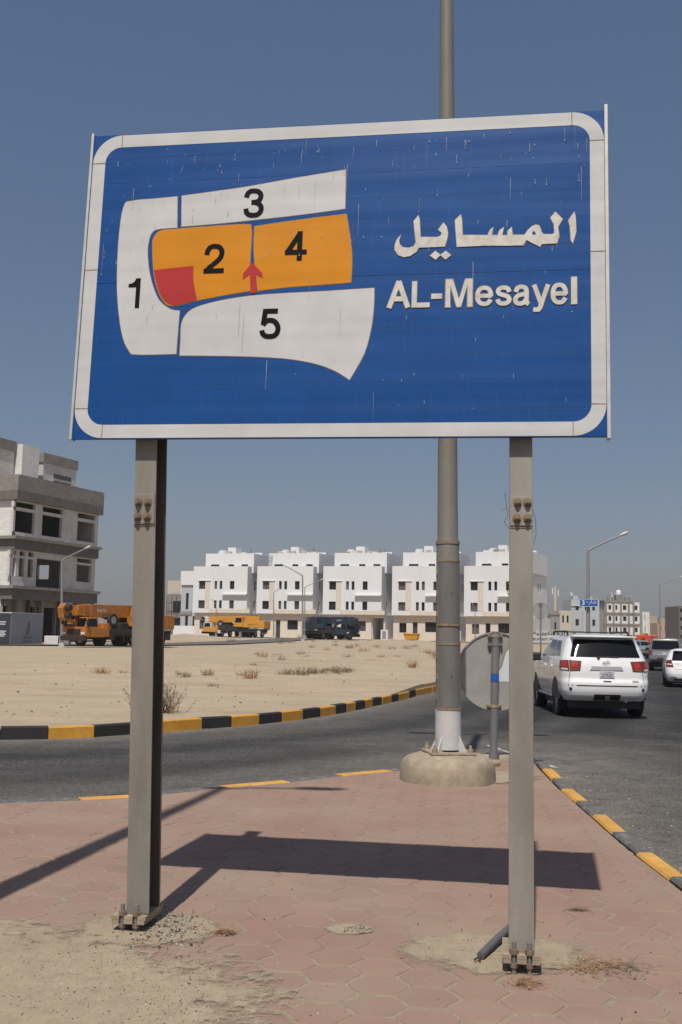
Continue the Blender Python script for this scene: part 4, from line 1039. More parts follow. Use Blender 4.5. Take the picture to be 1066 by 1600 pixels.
# ------------------------------------------------------------------ buildings
def wall_holes(mb, u0, u1, z0, z1, holes, y=0.0, th=0.3, M=None, reveal=True):
    """wall in the local XZ plane facing -Y at depth y, with rectangular openings and their reveals"""
    us = sorted({u0, u1, *[h[0] for h in holes], *[h[1] for h in holes]}); zs = sorted({z0, z1, *[h[2] for h in holes], *[h[3] for h in holes]})
    us = [u for u in us if u0 <= u <= u1]; zs = [z for z in zs if z0 <= z <= z1]
    T = (lambda v: M @ v) if M is not None else (lambda v: v)
    for a, b in zip(us, us[1:]):
        for c, d in zip(zs, zs[1:]):
            cu, cz = (a + b) / 2, (c + d) / 2
            if any(h[0] < cu < h[1] and h[2] < cz < h[3] for h in holes): continue
            mb.add([T(Vector((a, y, c))), T(Vector((b, y, c))), T(Vector((b, y, d))), T(Vector((a, y, d)))], [(0, 1, 2, 3)])
    for h in holes:
        a, b, c, d = h[:4]; c = max(c, z0)
        mb.add([T(Vector(p)) for p in ((a, y, c), (a, y + th, c), (a, y + th, d), (a, y, d))], [(0, 1, 2, 3)])
        mb.add([T(Vector(p)) for p in ((b, y, c), (b, y, d), (b, y + th, d), (b, y + th, c))], [(0, 1, 2, 3)])
        mb.add([T(Vector(p)) for p in ((a, y, d), (a, y + th, d), (b, y + th, d), (b, y, d))], [(0, 1, 2, 3)])
        mb.add([T(Vector(p)) for p in ((a, y, c), (b, y, c), (b, y + th, c), (a, y + th, c))], [(0, 1, 2, 3)])
    return mb
def window(parent, h, y, th, mull=1, M=None):
    a, b, c, d = h[:4]; t = .05
    w = MB().box(a, b, y + th - .02, y + th, c, d, M).build('window', 'pane_dark', parent)
    f = MB()
    for k in range(1, mull + 1):
        x = lerp(a, b, k / (mull + 1)); f.box(x - t / 2, x + t / 2, y + th - .06, y + th - .025, c, d, M)
    for x0, x1, z0, z1 in ((a, a + t, c, d), (b - t, b, c, d), (a + t, b - t, c, c + t), (a + t, b - t, d - t, d)): f.box(x0, x1, y + th - .06, y + th - .025, z0, z1, M)
    f.build('frame', 'frame_dark', w); return w
MSIDE = lambda W: Matrix.Translation((W, 0, 0)) @ Matrix.Rotation(R(90), 4, 'Z')     # right-hand wall: local x runs back
def make_villa():
    t = thing('white_villa', '', 'house')
    W, D = 10.1, 13.0
    # ground floor, set back under the upper storeys
    gh = [(1.1, 2.3, 1.2, 2.75), (3.35, 4.15, 0.0, 2.9), (5.4, 7.3, 1.35, 2.95), (8.25, 10.3, -0.3, 3.5)]
    m_ = MB(); wall_holes(m_, 0.1, 10.6, -0.4, 4.0, gh, 0.7, 0.35)
    m_.build('ground_floor_wall', 'villa_beige', t)
    for h in gh[:3]: window(t, h, 0.7, .35, 1 if h[2] > 0 else 0)
    m_ = MB(); m_.box(8.25, 8.35, 1.05, 6.0, -.4, 3.6); m_.box(10.32, 10.42, 1.05, 6.0, -.4, 3.6); m_.box(8.35, 10.32, 5.9, 6.0, -.4, 3.6); m_.box(8.35, 10.32, 1.05, 5.9, 3.5, 3.6)
    m_.build('carport', 'villa_white', t)
    m_ = MB(); m_.box(0.11, 0.2, .71, D, -.4, 4.0); m_.box(0.2, 10.6, D - .1, D, -.4, 4.0); m_.box(10.5, 10.62, .705, D - .1, -.4, 4.0); m_.box(0.2, 10.5, 0.75, D - .1, 3.86, 3.98)
    m_.build('ground_floor_sides', 'villa_white', t)
    # beige band over the entrance
    MB().box(3.05, 10.68, -0.03, 1.2, 4.0, 4.66).build('entrance_band', 'villa_beige', t)
    # upper storeys
    fh = [(1.07, 2.26, 4.72, 6.1), (4.0, 4.5, 4.75, 6.12), (4.95, 5.45, 4.75, 6.12), (6.85, 7.7, 4.75, 6.12), (1.07, 2.26, 8.05, 9.45), (4.0, 4.5, 8.05, 9.45), (4.95, 5.45, 8.05, 9.45), (6.85, 7.7, 8.05, 9.45)]
    m_ = MB(); wall_holes(m_, 0, W, 4.0 - .02, 11.95, fh, 0.0, 0.28)
    m_.box(0, 0.15, .001, D - .4, 3.98, 11.95); m_.box(.15, W - .15, D - .5, D - .4, 3.98, 11.95); m_.box(.15, W - .15, .3, D - .5, 3.98, 4.1); m_.box(.15, W - .15, .3, D - .5, 10.8, 11.0)
    # pilaster ribs beside the narrow windows
    m_.box(3.7, 3.78, -.10, -.002, 4.68, 11.6); m_.box(4.66, 4.74, -.10, -.002, 4.68, 11.95)
    m_.build('upper_wall', 'villa_white', t)
    sh = [(3.0, 3.7, 8.0, 9.5), (7.0, 7.7, 8.0, 9.5), (8.3, 8.9, 8.0, 9.5), (3.0, 3.7, 4.8, 6.2), (9.8, 10.6, 4.8, 6.2)]
    m_ = MB(); wall_holes(m_, 0.0, D - .4, 3.98, 11.95, sh, 0.0, .2, MSIDE(W)); m_.build('side_wall', 'villa_white', t)
    for h in fh: window(t, h, 0, .28, 1 if h[1] - h[0] > .6 else 0)
    for h in sh: window(t, h, 0, .2, 0, MSIDE(W))
    MB().box(2.28, 3.2, -.025, -.001, 4.72, 9.5).build('stone_panel', 'villa_beige', t)
    MB().box(5.6, W + .02, -.55, -.001, 7.05, 7.25).build('ledge', 'villa_white', t)
    MB().box(0.95, 3.3, -.16, -.001, 9.46, 9.56).build('lintel', 'villa_white', t)
    # penthouse set back
    ph = [(2.3, 3.9, 12.05, 12.42), (5.6, 6.7, 12.05, 12.42), (8.1, 9.3, 12.05, 12.42)]
    m_ = MB(); wall_holes(m_, 1.3, 10.4, 10.9, 14.3, ph, 1.9, .25)
    m_.box(1.3, 1.4, 1.901, D - 1, 10.9, 14.3); m_.box(10.3, 10.4, 1.901, D - 1, 10.9, 14.3); m_.box(1.4, 10.3, D - 1.1, D - 1, 10.9, 14.3); m_.box(1.4, 10.3, 2.2, D - 1.1, 13.5, 13.6)
    m_.build('penthouse', 'villa_white', t)
    for h in ph: window(t, h, 1.9, .25, 0)
    MB().box(5.0, 5.1, 1.8, 1.898, 11.9, 14.3).build('rib', 'villa_white', t)
    # roof boxes, tanks, small pipes
    MB().box(4.1, 5.6, 5.0, 7.5, 13.6, 15.6).build('stair_box', 'villa_white', t)
    MB().tube([(3.5, 4.2, 13.6), (3.5, 4.2, 15.05)], .62, 18).build('water_tank', 'plain_white', t, smooth=40)
    MB().box(8.3, 10.0, 6.5, 8.0, 13.6, 14.75).build('roof_unit', 'plain_white', t)
    MB().box(7.0, 7.9, 6.5, 7.4, 13.6, 14.55).build('roof_unit', 'far_grey', t)
    MB().tube([(6.5, 7, 13.6), (6.5, 7, 14.6)], .08, 8).build('vent_pipe', 'far_grey', t)
    return t
villa = make_villa()
VL = ['white three storey villa with an orange crane parked before it, last of the row beside the grey pale house',
      'white three storey villa in the row between the yellow crane and the dark blue crane',
      'white three storey villa with the boom head of the dark blue crane before its entrance',
      'white three storey villa with the orange skip standing at its front door',
      'white three storey villa at the open end of the row with its side windows showing']
VL[0] = 'white three storey villa beside the pale grey house with the yellow crane parked before it'
for i in range(5):
    v = villa if i == 0 else copy_tree(villa)
    p = HROW0 + HU * (11.86 * i); v.location = (p.x, p.y, terrain(p.x, p.y) - .0 if i else terrain(p.x, p.y)); v.rotation_euler = (0, 0, HTH)
    v.location.z = 0.85
    if i == 4: v.rotation_euler = (0, 0, HTH - R(7.5))
    v['label'] = VL[i]; v['group'] = 'white villas in a row'
    rv = random.Random(40 + i)
    for ch in v.children:
        if ch.name.startswith('window'):
            ch.material_slots[0].link = 'OBJECT'; ch.material_slots[0].material = MATS[rv.choice(['pane_dark', 'pane_dark', 'pane_mid', 'pane_blind'])]
    for k in range(rv.randrange(2, 5)):
        x, y_ = rv.uniform(1.8, 9.3), rv.uniform(2.6, 4.5); MB().box(x, x + .9, y_, y_ + .5, 13.6, 13.6 + rv.uniform(.9, 1.25)).build('cooling_unit', rv.choice(['plain_white', 'far_grey', 'far_cream']), v, bevel=.04)
    if rv.random() < .8:
        x = rv.uniform(6, 9); MB().tube([(x, 6, 13.6), (x, 6, 13.6 + rv.uniform(1.6, 2.6))], .04, 6).build('aerial', 'frame_dark', v)
    if i == 1:
        for x in (1.55, 1.95): MB().tube([(x, 1.2, 12.0), (x, 1.75, 14.0)], .045, 6).build('ladder_rail', 'far_grey', v)
        for q in range(5): MB().tube([(1.55, 1.25 + q * .12, 12.2 + q * .4), (1.95, 1.25 + q * .12, 12.2 + q * .4)], .035, 6).build('ladder_rung', 'far_grey', v)
def hloc(t, s, z=0.0):
    p = HROW0 + HU * t + HN * s; return Vector((p.x, p.y, terrain(p.x, p.y) + z))
for i, t0 in enumerate((34.0, 45.9)):
    c = thing('utility_cabinet', ('white metal utility cabinet beside the villa with the orange skip', 'white metal utility cabinet beside the end villa of the row')[i], 'cabinet', hloc(t0, 0.8), HTH, 'white cabinets between the villas')
    bx('cabinet_body', 'plain_white', c, 0, 1.15, 0, .6, -.1, 1.65, .02); bx('cabinet_door', 'far_grey', c, .25, .9, -.015, -.002, .2, 1.45)
# skip
sk = thing('skip', 'orange metal skip standing before a villa door', 'skip', hloc(38.2, 2.2), HTH)
m_ = MB(); m_.hexa([Vector(p) for p in ((0.2, 0, .12), (2.1, 0, .12), (2.1, 1.4, .12), (.2, 1.4, .12))], [Vector(p) for p in ((0, -.15, 1.1), (2.3, -.15, 1.1), (2.3, 1.55, 1.1), (0, 1.55, 1.1))]); m_.build('skip_body', 'skip_yellow', sk)
m_ = MB(); m_.box(-.05, 2.35, -.22, -.16, 1.0, 1.14); m_.build('skip_rim', 'skip_yellow', sk)
for x in (.5, 1.6): MB().box(x, x + .12, -.16, -.05, .3, 1.0).build('skip_rib', 'skip_yellow', sk)
MB().box(.3, 2.0, .1, 1.3, 0, .12).build('skid', 'crane_dark', sk)

# pale house left of the row
t = thing('pale_house', 'narrow pale grey house with tall slit windows left of the white villas', 'house', hloc(-12.2, -20.0), HTH)
hh = [(1.0, 1.6, 4.9, 8.0), (2.6, 3.3, 4.9, 8.0), (1.0, 1.6, 1.2, 3.6), (2.6, 3.3, 1.2, 3.6), (4.9, 5.6, 4.9, 8.0), (4.9, 5.6, 1.2, 3.6)]
m_ = MB(); wall_holes(m_, 0, 7.2, -.4, 9.6, hh, 0, .25); m_.box(0, .2, .001, 10, -.4, 9.6); m_.box(7.0, 7.2, .001, 10, -.4, 9.6); m_.box(.2, 7, 9.9, 10, -.4, 9.6); m_.box(.2, 7.0, .3, 9.9, 9.0, 9.1); m_.build('wall', 'far_pale', t)
for h in hh: window(t, h, 0, .25, 0)
MB().box(-.1, 7.3, -.3, 9, 9.6, 12.3).build('roof_parapet', 'villa_white', t)
MB().box(-.05, 2.4, -.2, -.002, 3.9, 4.5).build('band', 'far_grey', t)
MB().box(0, 5, -3.0, -2.8, -.4, 1.7).build('boundary_wall', 'villa_white', t)
t = thing('unfinished_house', 'grey unfinished house with dark openings and scaffold far behind the orange crane', 'house', hloc(-20.3, -30.0), HTH)
hh = [(1.3, 3.2, 1.0, 3.4), (1.3, 3.2, 4.4, 6.8), (4.0, 5.4, 1.0, 3.4), (4.0, 5.4, 4.4, 6.8)]
m_ = MB(); wall_holes(m_, 0, 6.6, -.4, 8.2, hh, 0, .3); m_.box(6.4, 6.6, .001, 8, -.4, 8.2); m_.box(0, .2, .001, 8, -.4, 8.2); m_.box(.2, 6.4, 7.9, 8, -.4, 8.2); m_.box(.2, 6.4, .3, 7.9, 7.9, 8.1); m_.build('wall', 'conc_grey', t)
for h in hh: MB().box(h[0], h[1], .28, .3, h[2], h[3]).build('window', 'pane_dark', t)
m_ = MB(); m_.box(.2, 6.4, .5, 7, 8.2, 10.0); m_.build('roof_room', 'villa_white', t)
for k in range(4): MB().tube([(0.4 + k * 1.1, -1.0, -.4), (0.4 + k * 1.1, -1.0, 7.8)], .06, 6).build('scaffold_pole', 'frame_dark', t)
for zz in (2, 4.2, 6.4): MB().tube([(0.2, -1.0, zz), (4.0, -1.0, zz)], .05, 6).build('scaffold_rail', 'frame_dark', t)
bb = MB().box(-.2, 2.6, .3, .4, 8.25, 11.0).build('roof_board', 'far_cream', t)

# ---- concrete building site on the left
PLc = at_depth(15, 990, 90.0); PRc = at_depth(146, 990, 101.0)
fu = Vector((PRc.x - PLc.x, PRc.y - PLc.y, 0)); FLEN = fu.length; fu.normalize(); fnv = Vector((fu.y, -fu.x, 0))    # outward normal of the long face
bz = terrain(PLc.x, PLc.y)
cb = thing('unfinished_building', 'unfinished concrete block building with empty window openings and stepped grey parapet', 'building', (PLc.x, PLc.y, bz))
ang = math.atan2(fu.y, fu.x); cb.rotation_euler = (0, 0, ang)
FO = Vector((PLc.x, PLc.y, 0))
def fpx(zx, zy, dy=0.0):
    """zoomed facade pixel -> (u, z) on the long face (dy metres behind it)"""
    p = on_plane(zx / 4.57, 670 + zy / 4.57, FO - fnv * dy, fnv)
    return (p - FO).dot(fu), p.z - bz
def frect(x0, x1, ya, yb, dy=0.0):
    u0, z1 = fpx(x0, ya, dy); u1, z0 = fpx(x1, yb, dy); return [u0, u1, z0, z1]
# openings measured at their left top and right bottom corners, rows then levelled
W2 = [frect(100, 245, 578, 756), frect(305, 440, 612, 782), frect(556, 675, 655, 812)]
za = sum(w[2] for w in W2) / 3; zb_ = sum(w[3] for w in W2) / 3
for w in W2: w[2], w[3] = za, zb_
T2 = [[w[0], w[1], zb_ + .28, zb_ + .75] for w in W2]
N1 = [frect(82, 120, 915, 1052), frect(150, 182, 922, 1058), frect(212, 243, 930, 1062)]
z1a = sum(w[2] for w in N1) / 3; z1b = sum(w[3] for w in N1) / 3
for w in N1: w[2], w[3] = z1a, z1b
E1 = frect(560, 658, 972, 1090); E1[2], E1[3] = z1a, z1b
TN = [[w[0], w[1], z1b + .2, z1b + .6] for w in N1 + [E1]]
B1 = frect(274, 450, 945, 1118); B1[2] = z1a - .9
B1[3] = z1b + .15
zp_top = fpx(80, 318)[1]; zp_bot = fpx(70, 498)[1]; zs2 = fpx(60, 775)[1]; zs1 = fpx(45, 1128)[1]
zg = fpx(60, 1200)[1]
DEPB = 12.0
def lw_wall(name, mat, u0, u1, z0, z1, holes, y=0.0, th=.3):
    m_ = MB(); wall_holes(m_, u0, u1, z0, z1, holes, y, th); return m_.build(name, mat, cb)
G0 = [frect(318, 440, 1275, 1450), frect(75, 110, 1262, 1310), frect(240, 300, 1215, 1330)]
for w in G0: w[2] = -.2
G0[0][3] = min(G0[0][3], zs1 - 1.2); G0[1][3] = G0[2][3] = G0[0][3]
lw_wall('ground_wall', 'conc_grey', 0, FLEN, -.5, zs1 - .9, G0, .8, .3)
lw_wall('first_floor_wall', 'conc_white', 0, FLEN, zs1 + .15, zs2 - .9, N1 + TN + [E1, B1], .15, .3)
lw_wall('second_floor_wall', 'conc_white', 0, FLEN, zs2 + .2, zp_bot, W2 + T2, 0.0, .3)
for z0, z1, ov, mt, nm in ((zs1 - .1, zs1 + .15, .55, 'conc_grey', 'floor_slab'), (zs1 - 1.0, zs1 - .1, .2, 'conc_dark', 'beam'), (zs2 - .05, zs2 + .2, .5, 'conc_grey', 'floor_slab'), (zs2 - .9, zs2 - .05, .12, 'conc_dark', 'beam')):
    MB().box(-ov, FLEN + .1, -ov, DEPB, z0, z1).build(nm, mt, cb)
# interior: floors are the slabs; back and cross walls give the dark rooms
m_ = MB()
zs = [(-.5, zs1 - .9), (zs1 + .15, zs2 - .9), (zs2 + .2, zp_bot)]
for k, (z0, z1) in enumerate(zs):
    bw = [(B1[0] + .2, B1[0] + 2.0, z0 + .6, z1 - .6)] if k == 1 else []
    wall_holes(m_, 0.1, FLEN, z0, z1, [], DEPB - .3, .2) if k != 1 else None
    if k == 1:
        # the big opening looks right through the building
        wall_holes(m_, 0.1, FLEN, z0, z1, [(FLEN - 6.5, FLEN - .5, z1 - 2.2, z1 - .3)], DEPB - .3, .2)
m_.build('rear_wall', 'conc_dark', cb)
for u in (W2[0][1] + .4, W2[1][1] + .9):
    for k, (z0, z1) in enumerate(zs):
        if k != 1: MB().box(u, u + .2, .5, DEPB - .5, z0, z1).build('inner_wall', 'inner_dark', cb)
for z0, z1, hs_ in ((-.5, zs1 - .9, []), (zs1 + .15, zs2 - .9, []), (zs2 + .2, zp_bot, [])):
    # left face and right face
    ml = Matrix.Rotation(R(90), 4, 'Z') @ Matrix.Diagonal((1, -1, 1, 1))
    off_ = .8 if z0 < 0 else 0
    MB().box(0.0, .3, .3 + off_, DEPB, z0, z1).build('end_wall', 'conc_pale', cb); 
    if z0 > 0 and z1 < zs2:
        pe = lambda zx, zy: on_plane(zx / 4.57, 670 + zy / 4.57, FO + fu * FLEN, fu) - FO
        qa, qb = pe(285, 975), pe(360, 1075); da, db = sorted((-qa.dot(fnv), -qb.dot(fnv)))
        m_ = MB(); wall_holes(m_, .3, DEPB, z0, z1, [(da, db, max(z0 + .1, qb.z - bz), min(z1 - .1, qa.z - bz))], 0, .3, Matrix.Translation((FLEN, 0, 0)) @ Matrix.Rotation(R(90), 4, 'Z'))
        m_.build('end_wall', 'conc_white', cb)
    else: MB().box(FLEN - .3, FLEN, .3 + off_, DEPB, z0, z1).build('end_wall', 'conc_white', cb)
# grey parapet in two courses with a darker band under it
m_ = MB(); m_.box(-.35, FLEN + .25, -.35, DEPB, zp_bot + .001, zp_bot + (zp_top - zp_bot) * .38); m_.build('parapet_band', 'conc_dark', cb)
m_ = MB(); m_.box(-.352, FLEN + .252, -.352, DEPB + .01, zp_bot + (zp_top - zp_bot) * .38, zp_top); m_.build('parapet', 'conc_grey', cb)
# roof rooms
def roof_room(zx0, zx1, zytop, dy, dep, mt, capm, nm='roof_room'):
    u0, zt = fpx(zx0, zytop, dy); u1, z_r = fpx(zx1, zytop, dy); zt = z_r if zx0 < 0 else zt
    MB().box(u0, u1, dy, dy + dep, zp_top, zt - .9).build(nm, mt, cb)
    MB().box(u0 - .12, u1 + .12, dy - .12, dy + dep + .12, zt - .9, zt).build('roof_cap', capm, cb)
    return u0, u1, zt
u0, u1, zt = roof_room(315, 552, 170, 2.0, 5, 'conc_white', 'conc_grey')
a = frect(384, 505, 332, 400, 2.0)
MB().box(a[0], a[1], 1.97, 1.995, zp_top - .2, a[3] - .5).build('window', 'inner_dark', cb); MB().box(a[0], a[1], 1.97, 1.995, a[3] - .25, a[3] + .15).build('window', 'inner_dark', cb)
u0, zt = fpx(165, 108, 1.5); u1, _ = fpx(285, 120, 1.5)
MB().box(u0, u1, 1.5, 3.6, zp_top, zt).build('stair_tower', 'conc_pale', cb)
roof_room(-130, 108, 92, 2.2, 6, 'conc_white', 'conc_grey')
roof_room(108, 165, 130, 4.0, 5, 'conc_grey', 'conc_dark')
for (u, v) in ((1.2, .2), (4.3, .2), (8.4, .2)): MB().box(u, u + .35, v, v + .35, -.5, zs1 - 1.0).build('column', 'conc_grey', cb)

# hoardings in front of it
def hoarding(label, a, b, h, z, mat, post_mat='plain_white'):
    d = Vector((b.x - a.x, b.y - a.y, 0)); L_ = d.length; t = thing('hoarding', label, 'hoarding', (a.x, a.y, z), math.atan2(d.y, d.x))
    MB().box(0, L_, 0, .06, .06, h).build('panel', mat, t)
    for x in (0.02, L_ - .08): MB().box(x, x + .06, .062, .16, 0, h).build('post', post_mat, t)
    MB().box(-.03, L_ + .03, -.02, .08, h, h + .06).build('top_rail', post_mat, t)
    return t, L_
hz = 0.31
a = at_depth(-60, 1000, 79.0); b = at_depth(14.5, 1000, 80.5); c = at_depth(16, 1000, 80.6); d = at_depth(66, 1000, 86.0)
hA, la = hoarding('dark grey site hoarding panel with white lines of text', a, b, 2.45, hz, 'board_dark')
for k, (zz, w) in enumerate(((1.75, .55), (1.58, .5), (1.05, .6), (.92, .5), (.8, .6), (.68, .45))): 
    MB().box(la - .75 - w * .2, la - .75 + w * .8, -.004, -.001, zz, zz + .075).build('print', 'plain_white', hA)
hB, lb = hoarding('light grey site hoarding panel with a building shaped emblem', c, d, 2.5, hz - .02, 'board_light')
def vis_ar(codes): return ''.join(chr(x) for x in codes)
KW = vis_ar([0xFE94, 0xFEF4, 0xFE98, 0xFEF3, 0xFEEE, 0xFEDC, 0xFEDF, 0xFE8D]); RY = vis_ar([0xFE93, 0xFEA9, 0xFE8E, 0xFEF3, 0xFEAE, 0xFEDF, 0xFE8D])
cxm = lb * .52
text_on('print', 'board_print', hB, KW + ' ' + RY, (cxm - .75, -.004, .52), (1, 0, 0), (0, 0, 1), 1.5, .30, .012)
text_on('print', 'board_print', hB, 'KUWAITI PIONEERS', (cxm - .75, -.004, .28), (1, 0, 0), (0, 0, 1), 1.5, .13, .012)
em = hB
for pts in ([(-.2, .95), (-.2, 1.3), (0.0, 1.42), (0.0, 1.33), (-.12, 1.25), (-.12, 1.03), (.06, 1.03), (.06, .95)], [(-.02, 1.46), (-.02, 1.7), (.3, 2.0), (.3, 1.9), (.06, 1.66), (.06, 1.44)], [(.3, 2.0), (.3, 1.7), (.42, 1.62), (.36, .9), (.3, .9), (.33, 1.58), (.24, 1.64), (.24, 1.94)], [(.12, 1.58), (.18, 1.62), (.18, .95), (.12, .95)], [(.22, 1.62), (.27, 1.62), (.27, .95), (.22, .95)], [(-.1, .82), (.14, .82), (.14, .90), (-.1, .90)]):
    MB().prism([Vector((cxm - .1 + x * 1.0, -.004, z)) for x, z in pts], (0, -1, 0), .003).build('emblem', 'board_print', hB)
# concrete blocks beside it
for i, (px, w, lab) in enumerate(((80, 1.1, 'pale concrete block on the sand right of the light grey hoarding'), (100, .8, 'grey concrete block beside the foot of the street lamp before the unfinished building'))):
    p = at_depth(px, 1000, 84.0); o = MB().box(-w / 2, w / 2, 0, .7, 0, .75).build('concrete_block', 'conc_pale' if i == 0 else 'far_grey', None, bevel=.03); o.location = (p.x, p.y, terrain(p.x, p.y) - .01); tag(o, lab, 'block')

# white hoarding with lettering by the carriageway
a = at_depth(800, 1000, 118.0); b = at_depth(912, 1000, 130.0); dz = at_depth(845, 1004, 121).z
hC, lc = hoarding('long white hoarding with grey Arabic and English lettering beside the carriageway', a, b, 1.45, dz, 'board_white')
hp = lambda px: (on_plane(px, 1000, a, Vector((b.y - a.y, -(b.x - a.x), 0))) - a).length
text_on('print', 'board_print', hC, KW, (hp(833), -.004, .78), (1, 0, 0), (0, 0, 1), hp(866) - hp(833), .55, .035)
text_on('print', 'board_print', hC, RY, (hp(869), -.004, .78), (1, 0, 0), (0, 0, 1), hp(900) - hp(869), .55, .035)
text_on('print', 'board_print', hC, 'KUWAITI', (hp(833), -.004, .22), (1, 0, 0), (0, 0, 1), hp(856) - hp(833), .30, .035)
text_on('print', 'board_print', hC, 'PIONEERS', (hp(859), -.004, .22), (1, 0, 0), (0, 0, 1), hp(889) - hp(859), .30, .035)

# ---- far houses on the right
def far_box_house(name, label, px0, px1, ytop, Y, depth, mats, floors, cols, cat='house', group=None, turn=0.0, win='pane_dark', base_y=1000):
    p0 = at_depth(px0, base_y, Y); p1 = at_depth(px1, base_y, Y); top = at_depth((px0 + px1) / 2, ytop, Y)
    z0 = min(p0.z, 0.6) - 1.0; H = top.z - z0; W = p1.x - p0.x
    t = thing(name, label, cat, (p0.x, p0.y, z0), turn, group)
    fh = H / floors; hs_ = []
    for f in range(floors):
        for (a, b) in cols:
            hs_.append((W * a, W * b, f * fh + fh * .30, f * fh + fh * .72))
    m_ = MB(); wall_holes(m_, 0, W, 0, H, hs_, 0, .3); m_.box(0, .3, .301, depth, 0, H); m_.box(W - .3, W, .301, depth, 0, H); m_.box(.3, W - .3, depth - .2, depth, 0, H); m_.box(.3, W - .3, .31, depth - .2, H - .8, H - .6)
    m_.build('wall', mats[0], t)
    for h in hs_: MB().box(h[0], h[1], .25, .3, h[2], h[3]).build('window', win, t)
    return t, W, H, fh
t, W, H, fh = far_box_house('pale_blue_house', 'pale blue grey flat roofed house behind the street name sign', 893, 937, 937, 300, 12, ['far_pale'], 3, [(.15, .27), (.48, .53), (.56, .61), (.75, .85)])
MB().box(W * .12, W * .3, 2, 5, H, H + 1.2).build('roof_room', 'far_pale', t); MB().box(W * .62, W * .82, 2, 5, H, H + .9).build('roof_room', 'far_pale', t)
MB().box(W * .4, W * .66, -.4, -.01, H * .1, H * .75).build('bay', 'far_pale', t); MB().box(0, W * .38, -.3, -.01, H * .86, H * .9).build('cornice', 'conc_white', t)
MB().box(W, W + 3.2, 2.0, 10, 0, H * .8).build('side_wing', 'far_grey', t)
t, W, H, fh = far_box_house('cream_house', 'low cream house with two small windows beside the pale blue house', 874, 893, 954, 290, 10, ['far_cream'], 2, [(.25, .4), (.62, .78)])
t, W, H, fh = far_box_house('grey_yard_wall', 'low grey block wall building next to the white end villa', 861, 875, 958, 270, 8, ['far_grey'], 1, [(.4, .6)])
MB().box(-.2, W + .2, -.2, .0, H - .5, H).build('coping', 'conc_grey', t)
# concrete frame house
t, W, H, fh = far_box_house('framed_house', 'unfinished three storey house with grey concrete frame and white infill', 946, 1000, 941, 300, 12, ['conc_pale'], 4, [(.10, .18), (.30, .36), (.52, .62), (.86, .94)])
for k in range(1, 4): MB().box(-.5, W + .3, -.35, -.01, fh * k - .15, fh * k + .2).build('floor_band', 'conc_grey', t)
for a in (0, .22, .43, .66, .80): MB().box(W * a, W * a + .5, -.25, -.01, 0, H).build('column', 'conc_grey', t)
MB().box(-.3, W * .8, -.3, 6, H, H + .5).build('roof_slab', 'conc_grey', t)
MB().box(W * .35, W * .55, 1, 4, H + .5, H + 2.2).build('roof_room', 'conc_grey', t)
for a in (.1, .25, .6, .72): MB().box(W * a, W * a + .5, 1, 1.5, H + .5, H + 1.5).build('column_stub', 'conc_grey', t)
MB().lathe([(.7, 0), (.72, .9), (.4, 1.3), (0, 1.4)], 14, Matrix.Translation((W * .45, 2, H + 2.2))).build('water_tank', 'plain_white', t, smooth=40)
t, W, H, fh = far_box_house('column_house', 'narrow white house with tall columns right of the framed house', 1004, 1015, 956, 310, 8, ['conc_pale'], 3, [(.35, .5)])
for a in (0.02, .4, .8): MB().box(W * a, W * a + .35, -.5, -.15, 0, H).build('column', 'plain_white', t)
t, W, H, fh = far_box_house('pink_house', 'low pinkish house far down the carriageway', 1028, 1056, 974, 420, 10, ['far_pink'], 2, [(.1, .2), (.4, .5), (.7, .85)])
MB().box(W * .25, W * .75, 2, 6, H, H + 2).build('roof_room', 'far_tan', t)
t, W, H, fh = far_box_house('tan_house', 'distant tan house behind the column house', 1013, 1030, 968, 560, 12, ['far_tan'], 2, [(.2, .3), (.6, .7)])
MB().box(W * .3, W * .9, 2, 6, H, H + 2).build('roof_room', 'far_tan', t)
t, W, H, fh = far_box_house('tan_house', 'distant tan house with a roof room behind the pinkish house', 1040, 1064, 969, 600, 12, ['far_tan'], 2, [(.15, .3), (.55, .7)])
MB().box(W * .1, W * .4, 2, 6, H, H + 2.2).build('roof_room', 'far_tan', t)
t, W, H, fh = far_box_house('dark_house', 'dark fronted building under construction right of the pinkish house', 1062, 1080, 947, 230, 10, ['conc_dark'], 5, [(.1, .45), (.6, .9)])
# masts
def mast(label, px, ytop, Y, w, kind):
    p = at_depth(px, 1000, Y); top = at_depth(px, ytop, Y); z0 = -.3
    t = thing('antenna_mast', label, 'mast', (p.x, p.y, z0)); H = top.z - z0
    MB().tube([(0, 0, 0), (0, 0, H)], [w, w * .8], 10).build('mast_shaft', 'far_cream' if kind == 0 else 'pole_far', t, smooth=40)
    for k, (s, zz) in enumerate(((-1, .97), (1, .94), (-.3, .9))):
        MB().box(s * w * 1.6 - .15, s * w * 1.6 + .15, -.3, 0, H * zz - 2.0, H * zz).build('antenna_panel', 'plain_white', t)
        MB().tube([(0, 0, H * zz - 1), (s * w * 1.6, 0, H * zz - 1)], .06, 6).build('bracket', 'pole_far', t)
mast('thick cream antenna mast rising beside the end villa', 868, 916, 330, .55, 0)
mast('thin antenna mast behind the pale blue house', 893.5, 922, 380, .12, 1)
mast('pair of panel antennas on a mast above the framed house', 959, 922, 420, .35, 1)

